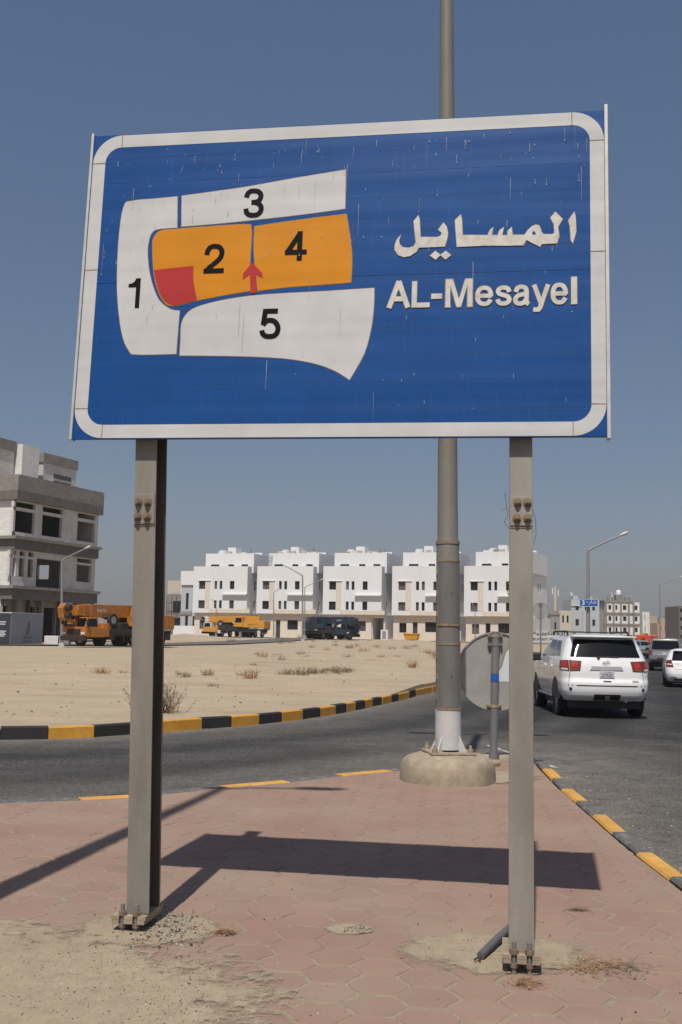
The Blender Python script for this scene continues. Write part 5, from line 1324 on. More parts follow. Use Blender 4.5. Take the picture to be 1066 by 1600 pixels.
# ------------------------------------------------------------------ street lamps of the district
def street_lamp(label, px, ybase, ytop, Y, head, r=0.075, dy=0.0, group='galvanised street lamps'):
    b = at_depth(px, ybase, Y); top = at_depth(px, ytop, Y)
    b.z = min(b.z, terrain(b.x, b.y)); t = thing('street_lamp', label, 'street lamp', b, 0, group)
    H = top.z - b.z; h = at_depth(*head, Y + dy); hv = Vector((h.x - b.x, dy, h.z - b.z))
    sx = top.x - b.x
    MB().tube([(0, 0, 0), (sx * .5, 0, H * .5), (sx, 0, H)], [r * 1.25, r, r * .75], 10).build('pole', 'pole_far', t, smooth=40)
    s = Vector((sx, 0, H)); e = s.lerp(hv, .78)
    MB().tube([s - Vector((0, 0, .1)), s.lerp(e, .15), e], [r * .7, r * .6, r * .5], 8).build('arm', 'pole_far', t, smooth=40)
    d = (hv - e); L_ = d.length
    q = d.to_track_quat('Z', 'Y').to_matrix().to_4x4(); rr = max(.12, r * 1.5)
    MB().lathe([(rr * .4, 0), (rr, L_ * .25), (rr, L_ * .75), (rr * .4, L_)], 10, Matrix.Translation(e) @ q @ Matrix.Diagonal((1, .6, 1, 1))).build('lamp_head', 'lamp_far', t, smooth=50)
    MB().box(-r * 2, r * 2, -r * 2, r * 2, -.4, .25).build('footing', 'far_pale', t)
street_lamp('street lamp carrying the blue street name sign beside the carriageway', 919, 1005, 859, 92, (982, 831), .16)
street_lamp('street lamp far along the carriageway past the framed house', 1031, 1003, 913, 150, (1072, 899), .11)
street_lamp('street lamp standing before the unfinished building by the orange crane', 97, 1003, 875, 82, (142, 853), .10)
street_lamp('tall street lamp with its arm to the left between the yellow and dark cranes', 473, 1001, 899, 140, (438, 880), .11)
street_lamp('slim street lamp with right hand arm behind the taller lamp near the dark crane', 476.5, 998, 917, 158, (507, 904), .08)
street_lamp('short street lamp before the second villa with a raised head', 428, 995, 926, 165, (438, 918), .08)
street_lamp('short street lamp in front of the villa behind the yellow crane', 338, 985, 944, 172, (329, 935), .07)
street_lamp('short street lamp before the end villa of the row', 742.5, 1000, 951, 160, (738, 943), .07)
sn = at_depth(920, 942, 91.6)
t = thing('street_name_sign', 'small blue street name sign with white Arabic writing on the lamp pole', 'street sign', (sn.x, sn.y, sn.z - .3))
w2, h2 = 0.80, 0.32
MB().box(-w2, w2, -.04, .0, -.02, h2 * 2 - .02).build('plate', 'street_blue', t)
for x0, x1, z0, z1 in ((-w2, w2, -.02, .01), (-w2, w2, h2 * 2 - .05, h2 * 2 - .02), (-w2, -w2 + .03, .01, h2 * 2 - .05), (w2 - .03, w2, .01, h2 * 2 - .05)): MB().box(x0, x1, -.048, -.041, z0, z1).build('border', 'plain_white', t)
text_on('print', 'plain_white', t, vis_ar([0xFEC9, 0xFEAD, 0xFE8E, 0xFEB7]), (-.22, -.046, .12), (1, 0, 0), (0, 0, 1), .85, .42, .01)
text_on('print', 'plain_white', t, '3', (-.60, -.046, .12), (1, 0, 0), (0, 0, 1), .24, .40, .02)
for z in (.1, .5): MB().box(-.05, .05, .0, .28, z - .03, z + .03).build('bracket', 'pole_far', t)
sn = at_depth(105, 943, 81.6)
t = thing('street_name_sign', 'small pale blue name plate high on the lamp pole above the orange crane', 'street sign', (sn.x, sn.y, sn.z - .1))
MB().box(-.42, .42, -.04, 0, -.1, .18).build('plate', 'street_blue', t); MB().box(-.40, .40, -.046, -.041, -.08, .0).build('border', 'plain_white', t)

# ------------------------------------------------------------------ cars
class Slices:
    """car body from plan outlines stacked by height: (z, y_rear, y_front, half width, corner radius rear, corner radius front)"""
    def __init__(s, rows): s.rows = rows
    def par(s, z):
        r = s.rows
        if z <= r[0][0]: return r[0][1:]
        for a, b in zip(r, r[1:]):
            if z <= b[0]:
                t = (z - a[0]) / (b[0] - a[0]); return tuple(lerp(x, y, t) for x, y in zip(a[1:], b[1:]))
        return r[-1][1:]
    def path(s, z):
        yr, yf, w, rr, rf = s.par(z); bow = 0.085
        pts = []
        nx = 8
        for i in range(nx + 1):
            x = (w - rr) * i / nx; pts.append((x, yr + bow * (x / w) ** 2))
        y0 = pts[-1][1]
        for i in range(1, 9):
            a = R(90 * i / 8); pts.append((w - rr + rr * math.sin(a), y0 + rr - rr * math.cos(a)))
        ya, yb = pts[-1][1], yf - rf
        for i in range(1, 15): pts.append((w, lerp(ya, yb, i / 14)))
        for i in range(1, 7):
            a = R(90 * i / 6); pts.append((w - rf + rf * math.cos(a), yb + rf * math.sin(a)))
        xe = pts[-1][0]
        for i in range(1, 7): pts.append((xe * (1 - i / 6), yf + 0.06 * (1 - (1 - i / 6) ** 2)))
        return pts
    def at(s, d, z):
        """point at arc length d (signed, right positive) from the rear centre"""
        p = s.path(z); sg = 1 if d >= 0 else -1; d = abs(d); acc = 0
        for a, b in zip(p, p[1:]):
            L_ = math.hypot(b[0] - a[0], b[1] - a[1])
            if acc + L_ >= d and L_ > 0:
                t = (d - acc) / L_; return Vector((sg * lerp(a[0], b[0], t), lerp(a[1], b[1], t), z))
            acc += L_
        return Vector((0, p[-1][1], z))
    def body(s):
        zs = []
        for a, b in zip(s.rows, s.rows[1:]):
            n = 3
            zs += [lerp(a[0], b[0], i / n) for i in range(n)]
        zs.append(s.rows[-1][0]); G = []
        for z in zs:
            p = s.path(z); full = [Vector((x, y, z)) for x, y in p] + [Vector((-x, y, z)) for x, y in reversed(p[1:-1])]
            full.append(full[0]); G.append(full)
        return G
    def patch(s, corners, off, nu=8, nv=5, th=0.012):
        """corners: (d,z) lower-left, lower-right, upper-right, upper-left"""
        a, b, c, d = corners; G = []
        for j in range(nv + 1):
            t = j / nv; row = []
            l = (lerp(a[0], d[0], t), lerp(a[1], d[1], t)); r = (lerp(b[0], c[0], t), lerp(b[1], c[1], t))
            for i in range(nu + 1):
                u = i / nu; dd, z = lerp(l[0], r[0], u), lerp(l[1], r[1], u)
                p = s.at(dd, z); e = 0.01
                du = s.at(dd + e, z) - s.at(dd - e, z); dv = s.at(dd, z + e) - s.at(dd, z - e)
                n = du.cross(dv)
                if n.length < 1e-9: n = Vector((0, -1, 0))
                n.normalize(); row.append((p, n))
            G.append(row)
        m_ = MB(); m_.grid([[p + n * off for p, n in row] for row in G])
        # skirt so the piece has an edge
        ring = [G[0][i] for i in range(nu + 1)] + [G[j][nu] for j in range(1, nv + 1)] + [G[nv][i] for i in range(nu - 1, -1, -1)] + [G[j][0] for j in range(nv - 1, 0, -1)]
        ring.append(ring[0]); m_.grid([[p + n * (off - th) for p, n in ring], [p + n * off for p, n in ring]])
        return m_
def wheel(parent, x, y, r, w, side):
    M = Matrix.Translation((x, y, r)) @ Matrix.Rotation(R(90) * side, 4, 'Y')
    t = MB().lathe([(r * .62, -w / 2), (r * .93, -w / 2), (r, -w * .38), (r, w * .38), (r * .93, w / 2), (r * .62, w / 2), (r * .58, w * .25)], 26, M).build('wheel', 'tyre', parent, smooth=45)
    m_ = MB(); m_.lathe([(r * .6, w * .3), (r * .56, w * .42), (r * .5, w * .38), (r * .2, w * .44), (0, w * .46)], 20, M)
    m_.build('rim', 'rim', t, smooth=40)
    return t
def make_car(name, label, loc, rz, sl, paint, spec, group=None):
    t = thing(name, label, 'car', loc, rz, group); S = Slices(sl); L_ = spec['L']; top = sl[-1]
    m_ = MB(); G = S.body(); m_.grid(G)
    # crowned roof lid
    zt = top[0]; cap = []
    p0 = G[-1][:-1]; c = Vector((0, sum(p.y for p in p0) / len(p0), zt))
    rings = [p0]
    for k, (f, dz) in enumerate(((.9, .018), (.6, .04), (.25, .05))): rings.append([c + (p - c) * f + Vector((0, 0, dz)) for p in p0])
    m_.grid([r_ + [r_[0]] for r_ in rings]); m_.add(rings[-1], [tuple(range(len(rings[-1])))])
    m_.add(G[0][:-1], [tuple(reversed(range(len(G[0]) - 1)))])
    b = m_.build('body', paint, t, smooth=38)
    P = lambda nm, mat, cs, off=.006, par=None, nu=8, nv=5, th=.02: S.patch(cs, off, nu, nv, th).build(nm, mat, par or t, smooth=40)
    sp = spec
    g = P('rear_window', 'car_glass', sp['rear_glass'], .022, nu=30, nv=10, th=.05)
    for sd in (1, -1):
        fl = lambda cs: [(sd * d, z) for d, z in cs] if sd > 0 else [(-d, z) for d, z in (cs[1], cs[0], cs[3], cs[2])]
        for cs in sp['side_glass']: P('side_window', 'car_glass', fl(cs), .005)
        for k, (mat, cs, off) in enumerate(sp['tail']): P('tail_light', mat, fl(cs), off, nu=10)
        for cs in sp.get('seams', []): P('door_seam', 'seam_line', fl(cs), .002, nu=1, nv=6)
        if 'mirror' in sp:
            mx, my, mz = sp['mirror']; o = MB(); o.box(-.11, .11, -.05, .10, -.10, .11, Matrix.Translation((sd * (mx + .13), my, mz)))
            mi = o.build('mirror', 'trim_black', t, bevel=.04); MB().box(min(sd * mx * .93, sd * (mx + .05)), max(sd * mx * .93, sd * (mx + .05)), my - .03, my + .05, mz - .09, mz - .03).build('mirror_arm', 'trim_black', mi)
        for y, r in ((sp['axles'][0], sp['r']), (sp['axles'][1], sp['r'])):
            w_ = sp['w']; wheel(t, sd * (w_ - .14), y, r, .26, sd)
            ar = MB(); n = 20; C0 = Vector((0, y, r + .02)); ro, ri = r * 1.22, r * 1.02
            xx = sd * (w_ + .008)
            pts = [Vector((xx, y + ro * math.cos(R(180 * k / n)), r + .02 + ro * math.sin(R(180 * k / n)))) for k in range(n + 1)]
            ar.prism(pts, (sd, 0, 0), .05); ar.build('wheel_arch', 'trim_black', t)
        if 'roof_rail' in sp:
            y0, y1, x, z = sp['roof_rail']; MB().tube([(sd * x, y0, z - .02), (sd * x, y0 + .12, z + .06), (sd * x, y1 - .1, z + .06), (sd * x, y1, z - .02)], .025, 8).build('roof_rail', sp.get('rail_mat', 'trim_black'), t, smooth=40)
        if 'step' in sp: 
            x, y0, y1, z = sp['step']; MB().box(min(sd * x, sd * (x - .16)), max(sd * x, sd * (x - .16)), y0, y1, z, z + .06).build('side_step', 'rim', t, bevel=.015)
        for cs in sp.get('handles', []): P('door_handle', sp.get('handle_mat', paint), fl(cs), .03, nu=3, nv=2, th=.03)
        for cs in sp.get('fog', []): P('reflector', 'lens_deep' if sp.get('fogred') else 'trim_black', fl(cs), .006, nu=4, nv=3)
    for nm, mat, cs, off in sp.get('rear', []): P(nm, mat, cs, off, nu=12, nv=4)
    for nm, mat, (x0, x1, y0, y1, z0, z1), bv in sp.get('boxes', []): MB().box(x0, x1, y0, y1, z0, z1).build(nm, mat, t, bevel=bv)
    # underside and front face
    MB().box(-sp['w'] * .82, sp['w'] * .82, .35, L_ - .4, sp['r'] * .55, sl[0][0] + .05).build('underbody', 'trim_black', t)
    per = 0
    fz = sp['front_z']
    # headlights and grille, windscreen
    pth = S.path(fz); tot = sum(math.hypot(b_[0] - a_[0], b_[1] - a_[1]) for a_, b_ in zip(pth, pth[1:]))
    for sd in (1, -1):
        cs = [(tot - .85, fz - .10), (tot - .52, fz - .12), (tot - .52, fz + .02), (tot - .98, fz + .08)]
        cs = cs if sd > 0 else [(-d, z) for d, z in (cs[1], cs[0], cs[3], cs[2])]
        # right side runs rear to front, so flip for outward faces
        P('headlight', 'lens_clear', cs, .006, nu=8)
    gy = S.par(fz)[1]
    MB().box(-.48, .48, gy + .035, gy + .075, fz - .14, fz + .03).build('grille', 'trim_black', t, bevel=.01); MB().box(-.46, .46, gy + .03, gy + .07, fz - .47, fz - .3).build('lower_grille', 'trim_black', t, bevel=.01)
    for k in range(3): MB().box(-.46, .46, gy + .076, gy + .086, fz - .12 + k * .05, fz - .10 + k * .05).build('grille_bar', 'chrome', t)
    wz0, wz1 = sp['screen']; 
    pa = S.path(wz0); ta = sum(math.hypot(b_[0] - a_[0], b_[1] - a_[1]) for a_, b_ in zip(pa, pa[1:])); pb_ = S.path(wz1); tb_ = sum(math.hypot(b_[0] - a_[0], b_[1] - a_[1]) for a_, b_ in zip(pb_, pb_[1:]))
    for sd in (1, -1):
        cs = [(ta - .78, wz0), (ta - .001, wz0), (tb_ - .001, wz1), (tb_ - .66, wz1)]
        cs = cs if sd > 0 else [(-d, z) for d, z in (cs[1], cs[0], cs[3], cs[2])]
        P('windscreen', 'car_glass', cs, .006, nu=8)
    return t, S
def plate(t, S, z, w, h, txt, sub, y_off=.012):
    p = S.at(0, z); y = p.y - y_off
    pl = MB().box(-w / 2, w / 2, y - .008, y, z, z + h).build('licence_plate', 'plate_white', t, bevel=.004)
    if not txt: return pl
    text_on('print', 'ink', pl, txt, (-w * .36, y - .0095, z + h * .10), (1, 0, 0), (0, 0, 1), w * .72, h * .48, .01)
    text_on('print', 'ink', pl, sub, (-w * .2, y - .0095, z + h * .68), (1, 0, 0), (0, 0, 1), w * .5, h * .22)
    return pl

SUV = [(.40, .18, 5.02, .90, .30, .5), (.50, .04, 5.14, .965, .34, .55), (.62, .0, 5.18, 1.0, .36, .55), (.82, .0, 5.18, 1.012, .36, .5), (.90, .06, 5.18, 1.012, .33, .5), (1.05, .075, 5.15, 1.018, .31, .45), (1.18, .10, 5.0, 1.012, .30, .45), (1.24, .12, 3.95, 1.0, .30, .3), (1.36, .17, 3.75, .972, .30, .3), (1.60, .30, 3.3, .895, .32, .3), (1.78, .40, 2.9, .825, .33, .35), (1.85, .43, 2.72, .765, .33, .4), (1.89, .50, 2.6, .68, .32, .4)]
spec = dict(L=5.2, w=1.01, r=.40, axles=(1.08, 4.2), front_z=.98, screen=(1.36, 1.80),
    rear_glass=[(-.80, 1.40), (.80, 1.40), (.69, 1.79), (-.69, 1.79)],
    side_glass=[[(1.30, 1.40), (2.05, 1.40), (1.98, 1.76), (1.42, 1.76)], [(2.12, 1.38), (3.0, 1.38), (2.92, 1.78), (2.06, 1.78)], [(3.08, 1.38), (4.1, 1.36), (3.35, 1.78), (3.0, 1.78)]],
    tail=[('lens_red', [(.66, 1.15), (.78, 1.15), (.78, 1.27), (.64, 1.27)], .017), ('lens_red', [(.90, 1.16), (1.06, 1.17), (1.06, 1.28), (.90, 1.28)], .019), ('lens_deep', [(.60, 1.08), (.83, 1.07), (.84, 1.315), (.56, 1.30)], .012), ('lens_deep', [(.84, 1.07), (1.15, 1.10), (1.22, 1.30), (.85, 1.315)], .014), ('lens_amber', [(.63, 1.09), (.82, 1.08), (.82, 1.13), (.63, 1.14)], .018), ('lens_clear', [(.88, 1.09), (1.06, 1.10), (1.06, 1.14), (.88, 1.13)], .02)],
    seams=[[(.885, .72), (.897, .72), (.835, 1.06), (.823, 1.06)], [(2.98, .62), (2.99, .62), (3.0, 1.36), (2.99, 1.36)], [(2.06, .75), (2.07, .75), (2.09, 1.36), (2.08, 1.36)]],
    mirror=(.98, 3.35, 1.33), roof_rail=(1.0, 3.0, .72, 1.92), step=(1.02, 1.7, 3.6, .40),
    handles=[[(2.25, 1.14), (2.45, 1.14), (2.45, 1.18), (2.25, 1.18)], [(3.2, 1.14), (3.4, 1.14), (3.4, 1.18), (3.2, 1.18)]],
    fog=[[(.80, .63), (.87, .63), (.87, .70), (.80, .70)]],
    rear=[('tailgate_gap', 'seam_line', [(-.80, .735), (.80, .735), (.80, .76), (-.80, .76)], .004), ('chrome_garnish', 'chrome', [(-.38, 1.10), (.38, 1.10), (.33, 1.185), (-.33, 1.185)], .02), ('bumper_recess', 'trim_black', [(-.30, .42), (.30, .42), (.30, .555), (-.30, .555)], .012), ('gate_handle', 'trim_black', [(-.09, .835), (.09, .835), (.09, .86), (-.09, .86)], .012), ('brake_light', 'lens_deep', [(-.10, 1.835), (.10, 1.835), (.10, 1.852), (-.10, 1.852)], .012), ('badge', 'rim', [(-.70, .82), (-.575, .82), (-.575, .85), (-.70, .85)], .006), ('badge', 'rim', [(.58, .83), (.72, .83), (.72, .875), (.58, .875)], .006)],
    boxes=[('spoiler', 'car_white', (-.74, .74, .26, .62, 1.845, 1.885), .015), ('exhaust', 'chrome', (.40, .48, .12, .5, .37, .45), .02), ('hitch', 'trim_black', (-.06, .06, .02, .2, .42, .52), .01), ('wiper', 'trim_black', (-.16, .30, .17, .19, 1.395, 1.42), .006), ('wiper_hub', 'trim_black', (-.20, -.14, .14, .2, 1.35, 1.42), .01), ('roof_bar', 'trim_black', (-.72, .72, 1.2, 1.27, 1.955, 1.985), .01)])
pL = gnd(872, 1119, ROADZ); pR = gnd(1003, 1121.5, ROADZ); pc_ = (pL + pR) / 2
suv, S = make_car('white_suv', 'big white off road car with red tail lights driving away past the island', (pc_.x + .0, pc_.y - .75, ROADZ + .006), R(-2.0), SUV, 'car_white', spec)
plate(suv, S, .935, .34, .155, '27920', vis_ar([0xFE96, 0xFEF3, 0xFEEE, 0xFEDC]))
em = MB(); c = S.at(0, 1.265); 
for (rx, rz_) in ((.085, .055), (.03, .05)):
    n = 24; em.tube([Vector((rx * math.cos(2 * math.pi * k / n), c.y - .022, c.z + rz_ * math.sin(2 * math.pi * k / n))) for k in range(n + 1)], .006, 5, False)
n = 24; em.tube([Vector((.055 * math.cos(2 * math.pi * k / n), c.y - .022, c.z + .028 + .022 * math.sin(2 * math.pi * k / n))) for k in range(n + 1)], .005, 5, False)
em.build('emblem', 'chrome', suv, smooth=50)

HAT = [(.24, .14, 3.86, .78, .3, .5), (.36, .02, 3.96, .84, .34, .55), (.52, .0, 3.98, .865, .34, .55), (.66, .03, 3.97, .87, .32, .5), (.78, .08, 3.9, .875, .30, .5), (.90, .12, 3.4, .87, .30, .4), (.98, .15, 2.95, .85, .30, .35), (1.04, .20, 2.8, .83, .3, .35), (1.30, .42, 2.25, .72, .3, .35), (1.42, .50, 1.95, .63, .3, .35), (1.455, .56, 1.8, .54, .3, .35)]
hspec = dict(L=4.0, w=.865, r=.30, axles=(.72, 3.25), front_z=.66, screen=(1.0, 1.36),
    rear_glass=[(-.62, 1.03), (.62, 1.03), (.55, 1.36), (-.55, 1.36)],
    side_glass=[[(1.35, 1.03), (2.05, 1.03), (1.95, 1.34), (1.45, 1.34)], [(2.12, 1.03), (3.05, 1.03), (2.5, 1.34), (2.02, 1.34)]],
    tail=[('lens_deep', [(.56, .77), (.86, .79), (.92, 1.02), (.64, 1.06)], .012), ('lens_clear', [(.62, .86), (.84, .87), (.84, .91), (.62, .90)], .016)],
    mirror=(.85, 2.6, 1.0), rear=[('gate_gap', 'seam_line', [(-.55, .70), (.55, .70), (.55, .712), (-.55, .712)], .004), ('bumper_slot', 'trim_black', [(-.68, .40), (-.45, .36), (-.45, .40), (-.68, .43)], .006), ('bumper_slot', 'trim_black', [(.45, .36), (.68, .40), (.68, .43), (.45, .40)], .006), ('badge', 'rim', [(-.52, .90), (-.34, .90), (-.34, .925), (-.52, .925)], .006), ('diffuser', 'trim_black', [(-.55, .27), (.55, .27), (.6, .33), (-.6, .33)], .008)],
    boxes=[('spoiler', 'car_white', (-.55, .55, .38, .62, 1.40, 1.435), .012)])
hb, S = make_car('white_hatchback', 'small white hatchback driving away in the lane right of the big white car', (13.50, 41.0, ROADZ + .006), R(-15), HAT, 'car_white', hspec)
plate(hb, S, .46, .36, .16, '', vis_ar([0xFE96, 0xFEF3, 0xFEEE, 0xFEDC]))

WAG = [(.45, .12, 4.7, .88, .14, .3), (.55, .0, 4.8, .94, .15, .35), (.80, .0, 4.85, .96, .15, .35), (1.0, .06, 4.82, .97, .14, .3), (1.12, .08, 4.7, .97, .14, .3), (1.18, .09, 3.6, .96, .14, .2), (1.26, .10, 3.5, .94, .14, .2), (1.75, .20, 3.1, .85, .16, .25), (1.86, .24, 2.95, .80, .18, .25), (1.89, .28, 2.85, .74, .18, .25)]
wspec = dict(L=4.9, w=.96, r=.38, axles=(1.0, 3.9), front_z=.92, screen=(1.28, 1.74),
    rear_glass=[(-.78, 1.27), (.78, 1.27), (.72, 1.76), (-.72, 1.76)],
    side_glass=[[(1.2, 1.30), (2.0, 1.30), (1.95, 1.72), (1.28, 1.72)], [(2.1, 1.30), (3.0, 1.30), (2.95, 1.74), (2.05, 1.74)], [(3.1, 1.30), (3.95, 1.30), (3.45, 1.74), (3.05, 1.74)]],
    tail=[('lens_deep', [(.78, .92), (.99, .92), (.98, 1.2), (.78, 1.2)], .012)], mirror=(.95, 3.1, 1.25), roof_rail=(.6, 2.7, .68, 1.9),
    rear=[('gate_gap', 'seam_line', [(-.75, .86), (.75, .86), (.75, .88), (-.75, .88)], .004), ('bumper', 'trim_black', [(-.85, .50), (.85, .50), (.85, .68), (-.85, .68)], .02), ('gate_panel', 'car_silver', [(-.70, .92), (.70, .92), (.72, 1.16), (-.72, 1.16)], .01)])
p = gnd(1042, 1049, ROADZ); 
wg, S = make_car('grey_estate', 'boxy grey estate car with dark rear window just ahead of the white hatchback', (p.x - .05, p.y, ROADZ + .006), R(-17), WAG, 'car_grey', wspec)
plate(wg, S, .92, .36, .16, '', vis_ar([0xFE96, 0xFEF3, 0xFEEE, 0xFEDC]))
p = gnd(997, 1029, ROADZ)
CRO = [(z * .90, a, b * .92, w * .97, r_, f_) for z, a, b, w, r_, f_ in SUV]
cspec = dict(spec); cspec = {k: v for k, v in spec.items() if k not in ('boxes', 'roof_rail', 'step', 'rear')}
def sc_(cs): return [(d * .95, z * .90) for d, z in cs]
cspec.update(L=4.8, w=.98, r=.36, axles=(1.0, 3.85), front_z=.88, screen=(1.23, 1.6), rear_glass=sc_(spec['rear_glass']), side_glass=[sc_(c) for c in spec['side_glass']], tail=[(m, sc_(c), o) for m, c, o in spec['tail']], seams=[], handles=[], fog=[], mirror=(.95, 3.1, 1.2))
f_, S = make_car('silver_crossover', 'silver car facing the camera with chrome grille, seen past the big white car', (p.x + 1.35, p.y + 4.7, ROADZ + .006), R(180 - 12), CRO, 'car_silver', cspec)
# more traffic farther on
p = gnd(962, 1020, ROADZ)
f2, S = make_car('dark_estate', 'dark estate car with pale roof rails mostly hidden behind the big white car', (p.x + .5, p.y + 6, ROADZ + .006), R(-16), WAG, 'car_black', dict(wspec, rail_mat='lamp_far'))
p = gnd(1085, 1030, ROADZ)

# red and orange lorry with a folded boom far down the road
p = at_depth(1006, 1003, 125)
t = thing('boom_lorry', 'orange and red lorry with a folded boom far down the carriageway', 'lorry', (p.x, p.y, ROADZ + .006), R(-20))
MB().box(-1.2, 1.2, 0, 7, .8, 1.15).build('chassis', 'crane_dark', t); MB().box(-1.2, 1.2, 5.2, 7.0, 1.15, 2.4).build('cab', 'truck_red', t, bevel=.1); MB().box(-1.0, 1.0, 6.98, 7.03, 1.7, 2.3).build('windscreen', 'car_glass', t)
MB().hexa([Vector(q) for q in ((-.9, -.6, 1.4), (.9, -.6, 1.5), (.9, 4.8, 1.3), (-.9, 4.8, 1.3))], [Vector(q) for q in ((-.9, -.6, 1.7), (.9, -.6, 2.3), (.9, 4.8, 1.9), (-.9, 4.8, 1.9))]).build('body', 'truck_red', t)
MB().box(-.6, .5, -.66, -.61, 1.55, 1.75).build('rear_panel', 'crane_yellow', t)
MB().box(-1.25, -.95, -.8, 4.5, 1.5, 1.95).build('boom', 'crane_yellow', t); MB().box(-.2, .2, -1.2, 4.5, 2.32, 2.55).build('boom', 'crane_yellow', t)
for y in (1.0, 2.2, 6.0):
    for s in (-1, 1): wheel(t, s * 1.0, y, .5, .3, s)

# ------------------------------------------------------------------ mobile cranes
def make_crane(label, loc, rz, paint, boompaint, cabpaint, striped, txt, sc=1.0, sd=1):
    """front faces +X; origin below the middle"""
    t = thing('mobile_crane', label, 'mobile crane', loc, rz); t.scale = (sc,) * 3
    m_ = MB(); m_.box(-5.4, 5.2, -1.15, 1.15, .85, 1.25); m_.box(-5.4, 2.8, -1.25, 1.25, 1.25, 1.38); ch = m_.build('chassis', 'crane_dark', t)
    MB().box(2.75, 3.2, -1.25, 1.25, .8, 1.9).build('engine_hood', paint, t, bevel=.05)
    # low driver cab
    m_ = MB(); m_.hexa([Vector(q) for q in ((3.2, -1.25, .75), (5.6, -1.25, .75), (5.6, 1.25, .75), (3.2, 1.25, .75))], [Vector(q) for q in ((3.2, -1.25, 1.55), (5.65, -1.25, 1.55), (5.65, 1.25, 1.55), (3.2, 1.25, 1.55))]); cb_ = m_.build('cab', paint, t, bevel=.06)
    m_ = MB(); m_.hexa([Vector(q) for q in ((4.0, -1.2, 1.55), (5.6, -1.2, 1.55), (5.6, -.1, 1.55), (4.0, -.1, 1.55))], [Vector(q) for q in ((4.1, -1.12, 2.45), (5.35, -1.12, 2.45), (5.35, -.15, 2.45), (4.1, -.15, 2.45))]); m_.build('cab_top', cabpaint, t, bevel=.05)
    m_ = MB(); m_.hexa([Vector(q) for q in ((4.0, .1, 1.55), (5.6, .1, 1.55), (5.6, 1.2, 1.55), (4.0, 1.2, 1.55))], [Vector(q) for q in ((4.1, .15, 2.35), (5.35, .15, 2.35), (5.35, 1.12, 2.35), (4.1, 1.12, 2.35))]); m_.build('cab_top', cabpaint, t, bevel=.05)
    for y0, y1, zt in ((-1.1, -.2, 2.38), (.2, 1.1, 2.28)):
        w_ = MB(); w_.add([Vector((5.615, y0, 1.62)), Vector((5.615, y1, 1.62)), Vector((5.38, y1, zt)), Vector((5.38, y0, zt))], [(0, 1, 2, 3)]); w_.build('windscreen', 'car_glass', t)
    for s, z1 in ((-1, 2.35), (1, 2.25)):
        w_ = MB(); pts = [Vector((4.2, s * 1.215, 1.62)), Vector((5.4, s * 1.215, 1.62)), Vector((5.22, s * 1.14, z1)), Vector((4.25, s * 1.14, z1))]; w_.add(pts, [(0, 1, 2, 3)]); w_.build('side_window', 'car_glass', t)
        MB().box(5.52, 5.7, s * 1.0 - .18, s * 1.0 + .18, .95, 1.15).build('headlight', 'lens_clear', t, bevel=.03)
        MB().box(5.45, 5.6, s * 1.35 - .08, s * 1.35 + .08, 1.75, 2.15).build('mirror', 'trim_black', t)
        m_ = MB(); m_.box(-1.0, 2.6, min(s * 1.0, s * 1.28), max(s * 1.0, s * 1.28), 1.0, 1.5); m_.build('side_box', 'crane_dark', t)
        for x in (-5.2, 2.2):
            MB().box(x, x + .5, min(s * .8, s * 1.32), max(s * .8, s * 1.32), .55, 1.1).build('outrigger', 'crane_dark' if not striped else 'crane_white', t)
        for x in (-4.3, -2.9, -1.5, 1.4, 3.7) if not striped else (-3.9, -2.6, -1.3, 2.1, 3.6): wheel(t, s * 1.05, x if False else 0, .55, .34, s).location = (x, 0, 0)
    MB().box(5.45, 5.8, -1.28, 1.28, .45, .85).build('bumper', 'crane_dark', t, bevel=.04); MB().box(5.62, 5.67, -.7, .7, .95, 1.4).build('grille', 'trim_black', t)
    # turning superstructure
    MB().tube([(-1.6, 0, 1.38), (-1.6, 0, 1.62)], .95, 20).build('slew_ring', 'crane_dark', t)
    m_ = MB(); m_.box(-4.9, -.3, -1.15, -.42, 1.62, 2.55); m_.box(-4.9, -.3, .42, 1.15, 1.62, 2.55); m_.build('slew_platform', paint, t, kind='stuff')
    MB().box(-5.9, -4.4, -1.2, 1.2, 1.5, 2.75).build('counterweight', boompaint, t, bevel=.08)
    oy0, oy1 = sorted((sd * .55, sd * 1.3)); m_ = MB(); m_.hexa([Vector(q) for q in ((-1.9, oy0, 1.7), (-.2, oy0, 1.7), (-.2, oy1, 1.7), (-1.9, oy1, 1.7))], [Vector(q) for q in ((-1.9, oy0, 3.35), (-.6, oy0, 3.35), (-.6, oy1, 3.35), (-1.9, oy1, 3.35))]); m_.build('operator_cab', paint, t, bevel=.05)
    w_ = MB(); w_.add([Vector((-1.75, sd * 1.31, 2.4)), Vector((-.5, sd * 1.31, 2.4)), Vector((-.68, sd * 1.31, 3.2)), Vector((-1.75, sd * 1.31, 3.2))], [(0, 1, 2, 3)]); w_.build('operator_window', 'car_glass', t)
    # telescopic boom, three nested boxes, slightly nose down
    def bm(x0, x1, hw, z0a, z1a, z0b, z1b, nm, mt):
        MB().hexa([Vector(q) for q in ((x0, -hw, z0a), (x1, -hw, z0b), (x1, hw, z0b), (x0, hw, z0a))], [Vector(q) for q in ((x0, -hw, z1a), (x1, -hw, z1b), (x1, hw, z1b), (x0, hw, z1a))]).build(nm, mt, t, bevel=.02)
    bm(-4.6, 4.2, .48, 2.45, 3.5, 2.36, 3.42, 'boom', boompaint); bm(4.2, 5.0, .42, 2.42, 3.36, 2.42, 3.35, 'boom_section', boompaint); bm(5.0, 5.6, .36, 2.48, 3.3, 2.47, 3.28, 'boom_section', boompaint if not striped else 'crane_white')
